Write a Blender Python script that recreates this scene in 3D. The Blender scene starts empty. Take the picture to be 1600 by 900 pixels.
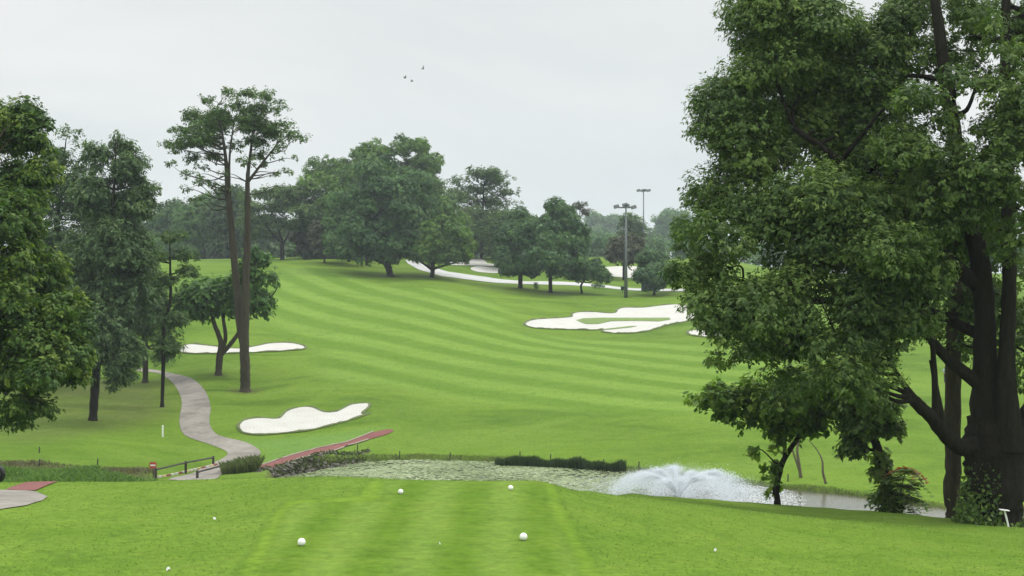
import bpy, bmesh, math, random
import numpy as np
from mathutils import Vector, geometry

random.seed(7)
rng = np.random.default_rng(7)
scene = bpy.context.scene
C = scene.collection
R = math.radians
F = 2311.0          # focal length in photo pixels (1600 wide)
CAMZ = 14.0
HOR = 440.0         # row of the level line in the photo
WATER = 0.6

# ------------------------------------------------------------------ helpers
def px_point(px, py, d):
    return np.array([(px - 800.0) / F * d, d, CAMZ - (py - HOR) / F * d])

def props(o, label=None, cat=None, group=None, kind=None):
    if label: o['label'] = label
    if cat: o['category'] = cat
    if group: o['group'] = group
    if kind: o['kind'] = kind
    return o

def empty(name, loc, label, cat, group=None):
    o = bpy.data.objects.new(name, None)
    o.empty_display_size = 0.3
    C.objects.link(o)
    o.location = [float(v) for v in loc]
    return props(o, label, cat, group)

def mesh_obj(name, verts, faces, mat, parent=None, smooth=False, origin=None, tint=None):
    """faces: numpy array (n,3|4) or a list of tuples; origin is subtracted from the vertices."""
    me = bpy.data.meshes.new(name)
    v = np.asarray(verts, dtype=np.float64).reshape(-1, 3)
    if origin is not None:
        v = v - np.asarray(origin)
    if isinstance(faces, np.ndarray):
        k = faces.shape[1]; n = len(faces)
        me.vertices.add(len(v)); me.loops.add(n * k); me.polygons.add(n)
        me.vertices.foreach_set('co', v.astype(np.float32).ravel())
        me.loops.foreach_set('vertex_index', faces.astype(np.int32).ravel())
        me.polygons.foreach_set('loop_start', np.arange(0, n * k, k, dtype=np.int32))
        me.polygons.foreach_set('loop_total', np.full(n, k, dtype=np.int32))
        me.update(calc_edges=True)
    else:
        me.from_pydata([tuple(p) for p in v], [], [tuple(f) for f in faces])
        me.update()
    if smooth:
        me.polygons.foreach_set('use_smooth', np.ones(len(me.polygons), dtype=bool))
    if tint is not None:
        a = me.attributes.new('tint', 'FLOAT', 'FACE')
        a.data.foreach_set('value', np.asarray(tint, dtype=np.float32))
    if mat: me.materials.append(mat)
    o = bpy.data.objects.new(name, me)
    C.objects.link(o)
    if parent is not None:
        o.parent = parent
    elif origin is not None:
        o.location = [float(x) for x in origin]
    return o

class MB:
    """collects shapes into one mesh"""
    def __init__(s): s.v = []; s.f = []
    def add(s, v, f):
        b = len(s.v); s.v += [tuple(float(c) for c in p) for p in v]
        s.f += [tuple(int(i) + b for i in q) for q in f]
    def box(s, c, size, rot=0.0, tilt=0.0, bev=0.0):
        x, y, z = [k / 2 for k in size]
        b = min(bev, x * .9, y * .9)
        base = [(-x + b, -y), (x - b, -y), (x, -y + b), (x, y - b), (x - b, y), (-x + b, y), (-x, y - b), (-x, -y + b)] if b else [(-x, -y), (x, -y), (x, y), (-x, y)]
        n = len(base); pts = []
        lv = [(-z, 1)] + [(z, 1)] if not b else [(-z, 1), (z - b, 1), (z, 1 - b / max(x, y))]
        for h, k in lv: pts += [(px * k, py * k, h) for px, py in base]
        fs = [tuple(range(n))[::-1]]
        for r in range(len(lv) - 1):
            for i in range(n):
                j = (i + 1) % n
                fs.append((r * n + i, r * n + j, (r + 1) * n + j, (r + 1) * n + i))
        fs.append(tuple(range((len(lv) - 1) * n, len(lv) * n)))
        ct, st, cr, sr = math.cos(tilt), math.sin(tilt), math.cos(rot), math.sin(rot)
        out = []
        for p in pts:
            X, Y, Z = p
            X, Z = X * ct - Z * st, X * st + Z * ct
            X, Y = X * cr - Y * sr, X * sr + Y * cr
            out.append((X + c[0], Y + c[1], Z + c[2]))
        s.add(out, fs)
    def tube(s, pts, rad, n=8, cap=True):
        v, f = tube_arrays(pts, rad, n)
        s.add(v, [tuple(q) for q in f])
        if cap:
            m = len(pts)
            b = len(s.v) - m * n
            s.f.append(tuple(b + i for i in range(n))[::-1]); s.f.append(tuple(b + (m - 1) * n + i for i in range(n)))
    def sphere(s, c, r, nu=12, nv=8, sq=(1, 1, 1)):
        v = []; f = []
        for j in range(1, nv):
            t = math.pi * j / nv
            for i in range(nu):
                a = 2 * math.pi * i / nu
                v.append((c[0] + r * sq[0] * math.sin(t) * math.cos(a), c[1] + r * sq[1] * math.sin(t) * math.sin(a), c[2] + r * sq[2] * math.cos(t)))
        top = len(v); v.append((c[0], c[1], c[2] + r * sq[2])); v.append((c[0], c[1], c[2] - r * sq[2]))
        for j in range(nv - 2):
            for i in range(nu):
                k = (i + 1) % nu
                f.append((j * nu + i, (j + 1) * nu + i, (j + 1) * nu + k, j * nu + k))
        for i in range(nu):
            k = (i + 1) % nu
            f.append((top, i, k)); f.append((top + 1, (nv - 2) * nu + k, (nv - 2) * nu + i))
        s.add(v, f)
    def build(s, name, mat, parent=None, smooth=False, origin=None):
        return mesh_obj(name, np.array(s.v), s.f, mat, parent, smooth, origin)

def tube_arrays(pts, rad, n=8, wob=0.0):
    pts = np.asarray(pts, float); rad = np.asarray(rad, float)
    t = np.gradient(pts, axis=0)
    t /= np.linalg.norm(t, axis=1, keepdims=True) + 1e-9
    ref = np.array([0.31, 0.95, 0.05])
    a = np.cross(t, ref); a /= np.linalg.norm(a, axis=1, keepdims=True) + 1e-9
    b = np.cross(t, a)
    ang = np.arange(n) * 2 * np.pi / n
    rr = rad[:, None] * (1 + wob * rng.standard_normal((len(pts), n))) if wob else np.repeat(rad[:, None], n, 1)
    v = pts[:, None] + rr[..., None] * (np.cos(ang)[None, :, None] * a[:, None] + np.sin(ang)[None, :, None] * b[:, None])
    m = len(pts)
    i = np.arange(m - 1)[:, None] * n + np.arange(n)[None]
    j = np.arange(m - 1)[:, None] * n + (np.arange(n)[None] + 1) % n
    f = np.stack([i, j, j + n, i + n], -1).reshape(-1, 4)
    return v.reshape(-1, 3), f

def smooth_path(pts, radii, k=5):
    """Catmull-Rom resampling"""
    p = np.asarray(pts, float); r = np.asarray(radii, float)
    if len(p) < 3:
        t = np.linspace(0, 1, k + 1)[:, None]
        return p[0] + (p[-1] - p[0]) * t, r[0] + (r[-1] - r[0]) * t[:, 0]
    P = np.vstack([2 * p[0] - p[1], p, 2 * p[-1] - p[-2]])
    out = []; ro = []
    for i in range(len(p) - 1):
        p0, p1, p2, p3 = P[i:i + 4]
        for s in range(k):
            t = s / k
            out.append(.5 * (2 * p1 + (p2 - p0) * t + (2 * p0 - 5 * p1 + 4 * p2 - p3) * t * t + (3 * p1 - p0 - 3 * p2 + p3) * t ** 3))
            ro.append(r[i] + (r[i + 1] - r[i]) * t)
    out.append(p[-1]); ro.append(r[-1])
    return np.array(out), np.array(ro)

def interp_poly(pts, step):
    """points every `step` along a polyline"""
    p = np.asarray(pts, float)
    seg = np.linalg.norm(np.diff(p, axis=0), axis=1)
    s = np.concatenate([[0], np.cumsum(seg)])
    n = max(2, int(s[-1] / step) + 1)
    q = np.linspace(0, s[-1], n)
    return np.stack([np.interp(q, s, p[:, k]) for k in range(p.shape[1])], 1)

def inside(poly, X, Y):
    poly = np.asarray(poly, float); x, y = poly[:, 0], poly[:, 1]
    r = np.zeros(np.shape(X), bool)
    j = len(poly) - 1
    for i in range(len(poly)):
        c = ((y[i] > Y) != (y[j] > Y)) & (X < (x[j] - x[i]) * (Y - y[i]) / (y[j] - y[i] + 1e-12) + x[i])
        r ^= c; j = i
    return r

def sdf(poly, X, Y):
    """signed distance, positive inside"""
    poly = np.asarray(poly, float)
    d = np.full(np.shape(X), 1e9)
    for i in range(len(poly)):
        a = poly[i]; b = poly[(i + 1) % len(poly)]
        e = b - a; L = e @ e + 1e-12
        t = np.clip(((X - a[0]) * e[0] + (Y - a[1]) * e[1]) / L, 0, 1)
        d = np.minimum(d, np.hypot(X - a[0] - t * e[0], Y - a[1] - t * e[1]))
    return np.where(inside(poly, X, Y), d, -d)

def sstep(a, b, x):
    t = np.clip((x - a) / (b - a), 0, 1)
    return t * t * (3 - 2 * t)

# ------------------------------------------------------------------ materials
def new_mat(name):
    m = bpy.data.materials.new(name); m.use_nodes = True
    nt = m.node_tree; nt.nodes.clear()
    out = nt.nodes.new('ShaderNodeOutputMaterial')
    return m, nt, out

def N(nt, t, **kw):
    n = nt.nodes.new(t)
    for k, v in kw.items():
        if k == 'i':
            for a, b in v.items(): n.inputs[a].default_value = b
        else: setattr(n, k, v)
    return n

def rgba(c): return (c[0], c[1], c[2], 1.0)

def mixrgb(nt, fac, a, b, mode='MIX'):
    m = nt.nodes.new('ShaderNodeMix'); m.data_type = 'RGBA'; m.blend_type = mode
    for sock, val in ((m.inputs[0], fac), (m.inputs[6], a), (m.inputs[7], b)):
        if isinstance(val, (int, float)): sock.default_value = val
        elif isinstance(val, tuple): sock.default_value = rgba(val) if len(val) == 3 else val
        else: nt.links.new(val, sock)
    return m.outputs[2]

def math_n(nt, op, a, b=None, c=None, clamp=False):
    m = nt.nodes.new('ShaderNodeMath'); m.operation = op; m.use_clamp = clamp
    for i, v in enumerate((a, b, c)):
        if v is None: continue
        if isinstance(v, (int, float)): m.inputs[i].default_value = v
        else: nt.links.new(v, m.inputs[i])
    return m.outputs[0]

def ramp(nt, fac, stops):
    r = nt.nodes.new('ShaderNodeValToRGB')
    el = r.color_ramp.elements
    while len(el) < len(stops): el.new(.5)
    for e, (p, c) in zip(el, stops):
        e.position = p; e.color = rgba(c) if len(c) == 3 else c
    nt.links.new(fac, r.inputs[0])
    return r.outputs[0]

def noise(nt, vec, scale, detail=4, rough=.55, dist=0.0):
    n = nt.nodes.new('ShaderNodeTexNoise')
    n.inputs['Scale'].default_value = scale; n.inputs['Detail'].default_value = detail
    n.inputs['Roughness'].default_value = rough; n.inputs['Distortion'].default_value = dist
    if vec is not None: nt.links.new(vec, n.inputs['Vector'])
    return n.outputs['Fac']

def principled(nt, out, **kw):
    p = nt.nodes.new('ShaderNodeBsdfPrincipled')
    for k, v in kw.items():
        k = k.replace('_', ' ')
        if isinstance(v, (int, float)): p.inputs[k].default_value = v
        elif isinstance(v, tuple): p.inputs[k].default_value = rgba(v)
        else: nt.links.new(v, p.inputs[k])
    nt.links.new(p.outputs[0], out.inputs['Surface'])
    return p

def simple_mat(name, col, rough=.7, var=.25, scale=6.0, bump=0.0, metal=0.0):
    m, nt, out = new_mat(name)
    tc = N(nt, 'ShaderNodeTexCoord')
    f = noise(nt, tc.outputs['Object'], scale, 5, .6)
    c = ramp(nt, f, [(.25, tuple(k * (1 - var) for k in col)), (.75, tuple(min(1, k * (1 + var)) for k in col))])
    p = principled(nt, out, Base_Color=c, Roughness=rough, Metallic=metal)
    if bump:
        b = N(nt, 'ShaderNodeBump', i={'Strength': bump, 'Distance': .05})
        nt.links.new(f, b.inputs['Height']); nt.links.new(b.outputs[0], p.inputs['Normal'])
    return m

def bark_mat(name, a, b):
    m, nt, out = new_mat(name)
    tc = N(nt, 'ShaderNodeTexCoord')
    mp = N(nt, 'ShaderNodeMapping', i={'Scale': (7, 7, 1.2)})
    nt.links.new(tc.outputs['Object'], mp.inputs[0])
    f = noise(nt, mp.outputs[0], 1.2, 8, .7, .6)
    g = noise(nt, tc.outputs['Object'], .5, 3)
    c = mixrgb(nt, math_n(nt, 'MULTIPLY', g, .5), ramp(nt, f, [(.3, a), (.7, b)]), tuple(k * .9 for k in b[:1]) + (b[0] * .95, b[2] * .8))
    p = principled(nt, out, Base_Color=c, Roughness=.9, Specular_IOR_Level=.06)
    bm_ = N(nt, 'ShaderNodeBump', i={'Strength': 1.0, 'Distance': .12})
    nt.links.new(f, bm_.inputs['Height']); nt.links.new(bm_.outputs[0], p.inputs['Normal'])
    return m

def leaf_mat(name, lo, mid, hi, trans=.3, rough=.5):
    """leaf colour varies from leaf to leaf (attribute tint)"""
    m, nt, out = new_mat(name)
    at = N(nt, 'ShaderNodeAttribute', attribute_name='tint')
    c = ramp(nt, at.outputs['Fac'], [(0.0, lo), (.5, mid), (1.0, hi)])
    p = nt.nodes.new('ShaderNodeBsdfPrincipled')
    nt.links.new(c, p.inputs['Base Color']); p.inputs['Roughness'].default_value = rough
    p.inputs['Specular IOR Level'].default_value = .22
    t = N(nt, 'ShaderNodeBsdfTranslucent')
    nt.links.new(mixrgb(nt, 1.0, c, (1.0, 1.15, .5), 'MULTIPLY'), t.inputs['Color'])
    mx = N(nt, 'ShaderNodeMixShader', i={0: trans})
    nt.links.new(p.outputs[0], mx.inputs[1]); nt.links.new(t.outputs[0], mx.inputs[2])
    nt.links.new(mx.outputs[0], out.inputs['Surface'])
    return m

M = {}
M['bark'] = bark_mat('brown_bark', (.024, .019, .015), (.085, .068, .053))
M['bark_dark'] = bark_mat('dark_bark', (.008, .007, .006), (.032, .027, .022))
M['bark_grey'] = bark_mat('grey_bark', (.06, .052, .045), (.20, .175, .15))
M['leaf_big'] = leaf_mat('dense_green_leaf', (.040, .080, .020), (.100, .168, .040), (.205, .285, .065), .38)
M['leaf_fore'] = leaf_mat('broad_yellow_green_leaf', (.026, .066, .014), (.070, .138, .022), (.20, .27, .035), .38)
M['leaf_sapling'] = leaf_mat('light_sapling_leaf', (.04, .09, .018), (.10, .185, .028), (.22, .31, .045), .45)
M['leaf_wispy'] = leaf_mat('wispy_blue_green_leaf', (.040, .082, .032), (.080, .140, .052), (.14, .21, .075), .32)
M['leaf_dome'] = leaf_mat('dome_tree_leaf', (.036, .092, .022), (.082, .175, .040), (.15, .27, .058), .34)
M['leaf_deep'] = leaf_mat('deep_green_leaf', (.030, .078, .022), (.062, .138, .038), (.12, .22, .058), .32)
M['leaf_bright'] = leaf_mat('fresh_green_leaf', (.05, .11, .022), (.105, .20, .035), (.19, .31, .05), .36)
M['leaf_feather'] = leaf_mat('feathery_leaf', (.042, .085, .024), (.080, .145, .038), (.14, .215, .055), .36)
M['leaf_brown'] = leaf_mat('brownish_leaf', (.05, .058, .035), (.075, .085, .045), (.11, .12, .06), .25)
M['leaf_bank'] = leaf_mat('scrub_leaf', (.045, .055, .022), (.09, .12, .04), (.15, .19, .06), .25)
M['leaf_red'] = leaf_mat('young_red_leaf', (.22, .075, .02), (.34, .12, .028), (.42, .21, .05), .45)
M['dry'] = leaf_mat('dry_scrub', (.07, .05, .03), (.12, .10, .055), (.16, .17, .07), .2)
M['white_paint'] = simple_mat('white_paint', (.78, .78, .75), .5, .06)
M['marker'] = simple_mat('marker_white', (.82, .82, .78), .35, .05, 20)
M['wood_dark'] = simple_mat('dark_stained_wood', (.035, .03, .026), .7, .3)
M['wood'] = simple_mat('weathered_timber', (.26, .22, .17), .8, .3, 8, .4)
M['steel'] = simple_mat('galvanised_steel', (.13, .145, .15), .5, .15, 4, 0, .3)
M['lamp'] = simple_mat('lamp_housing', (.16, .17, .18), .5, .15)
M['cabinet'] = simple_mat('green_cabinet_paint', (.03, .055, .05), .5, .15)
M['black'] = simple_mat('black_rubber', (.012, .012, .013), .6, .2)
M['plastic_white'] = simple_mat('white_plastic', (.75, .75, .74), .35, .05)
M['red_sign'] = simple_mat('red_paint', (.38, .06, .04), .5, .2)
M['bird'] = simple_mat('bird_feathers', (.10, .10, .105), .8, .3)
M['dead'] = bark_mat('dead_wood', (.07, .055, .04), (.2, .16, .12))
M['rock'] = simple_mat('grey_rock', (.10, .092, .074), .9, .6, 1.6, 1.0)
M['reed'] = leaf_mat('reed_blade', (.025, .045, .022), (.045, .075, .030), (.075, .12, .04), .25)

# ------------------------------------------------------------------ terrain
ctl = []     # (px, d, z)
def cp(px, py, d): ctl.append((px, d, CAMZ - (py - HOR) / F * d))
def cz(px, d, z): ctl.append((px, d, z))
# tee platform and the slope beside the camera
for px in (-500, 200, 550, 800, 1050, 1500, 2100): cz(px, 12, 9.6); cz(px, 17.5, 9.56 if px < 1400 else 9.3)
CREST = np.array([(-800, 760, 41), (-300, 752, 41), (0, 754, 40.5), (100, 753, 40), (200, 753.5, 40), (300, 751, 39), (400, 748.5, 37.5), (500, 744.5, 35.5), (560, 746, 34.5), (640, 751, 33.6),
                  (860, 752.5, 33.6), (890, 765, 36), (950, 771.5, 44), (1000, 774, 48), (1100, 780.5, 51), (1215, 790, 54), (1300, 796, 53), (1400, 803, 51), (1480, 812, 50), (1555, 819, 47.5), (1600, 827, 45), (1900, 850, 42), (2400, 860, 42)])
ROWS = {22: [(-800, 905), (0, 903), (200, 912), (440, 907.4), (860, 907.4), (1000, 912), (1240, 925), (1600, 950), (2400, 960)],
        26: [(-800, 838), (0, 838), (200, 850), (330, 845), (440, 835.5), (860, 835.5), (1000, 852), (1240, 885), (1600, 905), (2400, 930)],
        30: [(-800, 792), (0, 795), (100, 798), (200, 804), (330, 802), (440, 783), (860, 783), (1000, 813), (1240, 850), (1420, 865), (1600, 872), (2400, 890)]}
for px in range(-780, 2400, 65):
    cy_, cd_ = np.interp(px, CREST[:, 0], CREST[:, 1]), np.interp(px, CREST[:, 0], CREST[:, 2])
    cp(px, cy_, cd_)
    zc = CAMZ - (cy_ - HOR) / F * cd_
    dn = 88.0 if px < 420 else float(np.interp(px, [420, 650, 900, 1215, 1480, 1800], [88, 80, 75, 72, 66, 61]))
    ze = 1.5 if px < 420 else .9
    for t in (.16, .4, .75): cz(px, cd_ + (dn - cd_) * t, ze + (zc - ze) * (1 - t) ** 1.12)
    if px > 880: cp(px, cy_ + 2.5, cd_ * .93)
    for d, tab in ROWS.items():
        tab = np.array(tab); cp(px, np.interp(px, tab[:, 0], tab[:, 1]), d)
    if px > 960: cp(px, np.interp(px, [960, 1000, 1240, 1420, 1600, 2400], [777, 782, 809, 827, 846, 872]), 37)
    elif px < 400: cp(px, np.interp(px, [-800, 0, 100, 200, 330, 400], [768, 766, 770, 775, 771, 762]), 35)
for px in (1215, 1330, 1440, 1555): cp(px, np.interp(px, [1215, 1330, 1440, 1555], [800, 808, 816, 823]), 45.5)
# low ground on the left and banks
cp(100, 744, 92); cp(100, 728, 100); cp(100, 700, 108); cp(100, 680, 114); cp(145, 657, 122); cp(20, 655, 122)
cp(-300, 700, 108); cp(-300, 640, 130); cp(250, 748, 96); cp(300, 735, 101.5); cp(400, 714, 109); cp(330, 695, 114)
cp(227, 598, 150); cp(254, 636, 132); cp(340, 586, 150); cp(383, 612, 142); cp(280, 546, 168); cp(460, 544, 170)
cp(300, 640, 130); cp(460, 679, 118); cp(470, 636, 131); cp(560, 632, 131); cp(560, 652, 124.5); cp(380, 668, 119.5)
cp(600, 711.5, 109.8); cp(545, 711, 110); cp(700, 713, 109.3);cp(405, 730, 101.3); cp(500, 709, 107); cp(610, 676, 118); cp(120, 610, 140); cp(0, 600, 146); cp(-300, 580, 160)
cp(300, 500, 190); cp(100, 520, 190); cp(-200, 500, 200)
cp(300, 410, 290); cp(440, 406, 300); cp(100, 425, 290); cp(-300, 430, 290)
# fairway
cp(650, 712, 109.8); cp(650, 680, 118); cp(650, 640, 130); cp(650, 600, 144); cp(650, 560, 162); cp(650, 500, 197); cp(650, 450, 245); cp(760, 680, 117); cp(760, 640, 130)
cp(520, 560, 160); cp(520, 480, 212); cp(520, 430, 262); cp(520, 406, 292); cp(610, 430, 270); cp(675, 433, 268); cp(640, 408, 298)
cp(900, 560, 165); cp(900, 600, 145); cp(900, 640, 129.5); cp(900, 685, 115.5); cp(900, 722, 106)
cp(775, 716, 108.5); cp(1000, 732, 103.5); cp(1100, 742, 100.5); cp(1230, 755, 97)
cp(900, 518, 208); cp(1040, 482, 233); cp(860, 457, 256); cp(813, 450, 262); cp(910, 458, 256); cp(978, 465, 250); cp(1020, 461, 257)
cp(780, 480, 226); cp(950, 450, 274); cp(810, 440, 279); cp(770, 425, 312); cp(760, 410, 326); cp(980, 434, 305); cp(990, 418, 320); cp(940, 402, 342); cp(770, 402, 342); cp(1100, 402, 342)
cp(1100, 520, 197); cp(1100, 600, 146); cp(1100, 650, 123); cp(1100, 700, 109.5); cp(1250, 745, 97.8); cp(1290, 755, 95.6); cp(1400, 776, 91)
cp(1400, 740, 97.5); cp(1400, 700, 107); cp(1400, 650, 122); cp(1300, 600, 146); cp(1477, 599, 148); cp(1560, 760, 94); cp(1560, 700, 107); cp(1700, 600, 148)
cp(1700, 770, 92); cp(1900, 700, 107); cp(1300, 500, 208); cp(1600, 500, 210); cp(1300, 460, 264); cp(1600, 460, 264); cp(2000, 470, 260)
for px in (-500, 200, 500, 800, 1100, 1500, 2100): cz(px, 400, 16.5 if px > 600 else 18.5); cz(px, 600, 13.0); cz(px, 1300, 8.0)
ctl = np.array(ctl)

def to_uv(px, d):
    return np.stack([np.clip(px, -800, 2400) / 520.0, np.log(np.clip(d, 11, 1400)) * 1.15], -1)

def tps_k(r2): return .5 * r2 * np.log(r2 + 1e-12)
_cuv = to_uv(ctl[:, 0], ctl[:, 1])
_n = len(ctl)
_A = np.zeros((_n + 3, _n + 3))
_A[:_n, :_n] = tps_k(((_cuv[:, None] - _cuv[None]) ** 2).sum(-1)) + np.eye(_n) * 2e-4
_A[:_n, _n] = 1; _A[:_n, _n + 1:] = _cuv
_A[_n:, :_n] = _A[:_n, _n:].T
_w = np.linalg.solve(_A, np.concatenate([ctl[:, 2], np.zeros(3)]))

def ter_base(X, Y):
    X = np.asarray(X, float); Y = np.asarray(Y, float)
    d = np.maximum(Y, 11.0)
    q = to_uv(800 + F * X / d, d)
    sh = q.shape[:-1]; q = q.reshape(-1, 2); out = np.empty(len(q))
    for s in range(0, len(q), 20000):
        e = q[s:s + 20000]
        out[s:s + 20000] = tps_k(((e[:, None] - _cuv[None]) ** 2).sum(-1)) @ _w[:_n] + _w[_n] + e @ _w[_n + 1:]
    return out.reshape(sh)

def wat(px, py):
    d = (CAMZ - WATER) * F / (py - HOR)
    return ((px - 800) / F * d, d)
def pd(px, d): return ((px - 800) / F * d, d)
far_shore = [wat(*p) for p in ((428, 747), (480, 738), (520, 730), (560, 723), (650, 718), (775, 722), (900, 731), (1000, 740), (1100, 750), (1215, 763), (1300, 771), (1400, 785), (1480, 796), (1600, 806), (1800, 818))]
near_shore = [pd(*p) for p in ((1800, 62), (1480, 67), (1215, 73), (900, 76), (650, 82), (480, 88), (425, 94))]
pond = np.array([tuple(p) for p in interp_poly(far_shore, 1.5)] + near_shore)

def ter(X, Y):
    X = np.asarray(X, float); Y = np.asarray(Y, float)
    z = ter_base(X, Y)
    s = np.full(z.shape, -1e3)
    near = (Y > 45) & (Y < 125) & (X > -25) & (X < 45)
    if near.any(): s[near] = sdf(pond, X[near], Y[near])
    cap = WATER + .26 + .105 * np.maximum(-s, 0)
    fb = sstep(-12, -8, X) * sstep(85, 88, Y) * sstep(-9, -6, s)
    bank = np.maximum(z, WATER + .22)
    bank = bank + (np.minimum(bank, cap) - bank) * fb
    t = sstep(-.45, .55, s)
    inp = np.where(s > -25, bank, z)
    return inp * (1 - t) + (WATER - .8) * t

def hit(px, py, dmin=60, dmax=420):
    D = np.geomspace(dmin, dmax, 500)
    zr = CAMZ - (py - HOR) / F * D
    below = ter((px - 800) / F * D, D) >= zr
    i = int(np.argmax(below)) if below.any() else len(D) - 1
    if i == 0: return px_point(px, py, D[0])
    a, b = D[i - 1], D[i]
    for _ in range(12):
        m = .5 * (a + b)
        if ter(np.array((px - 800) / F * m), np.array(m)) >= CAMZ - (py - HOR) / F * m: b = m
        else: a = m
    return px_point(px, py, b)

def gz(x, y): return float(ter(np.array(float(x)), np.array(float(y))))
def ground_at(px, d):
    x = (px - 800) / F * d
    return np.array([x, d, gz(x, d)])

# the ground as one sheet
cols = np.unique(np.concatenate([np.arange(-160, 1761, 5.0), np.linspace(-9000, -160, 46), np.linspace(1760, 11000, 46)]))
ys = np.concatenate([np.exp(np.arange(np.log(5), np.log(34), .05)), np.exp(np.arange(np.log(34), np.log(350), .0055)), np.exp(np.linspace(np.log(350), np.log(4200), 60))]) - 15.0
UU, YY = np.meshgrid(cols, ys)
XX = (UU - 800) / F * (YY + 15)
ZZ = ter(XX, YY)
nr, nc = XX.shape
gi = (np.arange(nr - 1)[:, None] * nc + np.arange(nc - 1)[None])
gf = np.stack([gi, gi + 1, gi + nc + 1, gi + nc], -1).reshape(-1, 4)
GV = np.stack([XX, YY, ZZ], -1).reshape(-1, 3)
PXV = 800 + F * GV[:, 0] / np.maximum(GV[:, 1], 5)
PYV = HOR + F * (CAMZ - GV[:, 2]) / np.maximum(GV[:, 1], 5)

def wpoly(pts, round_=False, **kw):
    if round_:
        P = np.asarray(pts, float); n = len(P); out = []
        for i in range(n):
            p0, p1, p2, p3 = P[i - 1], P[i], P[(i + 1) % n], P[(i + 2) % n]
            for t in (0, .34, .67): out.append(.5 * (2 * p1 + (p2 - p0) * t + (2 * p0 - 5 * p1 + 4 * p2 - p3) * t * t + (3 * p1 - p0 - 3 * p2 + p3) * t ** 3))
        pts = out
    return np.array([hit(x, y, **kw)[:2] for x, y in pts])
fairway_poly = wpoly([(420, 425), (470, 415), (600, 447), (760, 462), (800, 490), (790, 515), (860, 525), (980, 530), (1100, 535), (1180, 560), (1300, 580), (1300, 640), (1050, 650), (880, 640), (760, 628), (660, 612), (590, 600), (500, 600), (480, 575), (500, 545), (430, 520), (400, 470)])
tee_poly = np.array([pd(*p) for p in ((405, 16), (405, 22.4), (447, 28.6), (470, 29.6), (598, 30.0), (600, 33.6), (848, 33.6), (856, 29.8), (895, 24.2), (912, 22), (920, 16))])
collar_poly = np.array([pd(*p) for p in ((362, 16), (368, 22.4), (424, 28.4), (446, 30.0), (560, 30.6), (575, 32.8), (585, 33.6), (866, 33.6), (880, 29.7), (926, 24.1), (944, 22), (960, 16))])
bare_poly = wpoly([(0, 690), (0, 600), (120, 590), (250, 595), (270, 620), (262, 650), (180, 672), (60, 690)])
lush_poly = wpoly([(372, 690), (600, 668), (560, 690), (420, 728), (410, 705)])

def attr_mask(poly, soft):
    s = sdf(poly, GV[:, 0], GV[:, 1])
    return sstep(-soft, soft, s)

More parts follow.
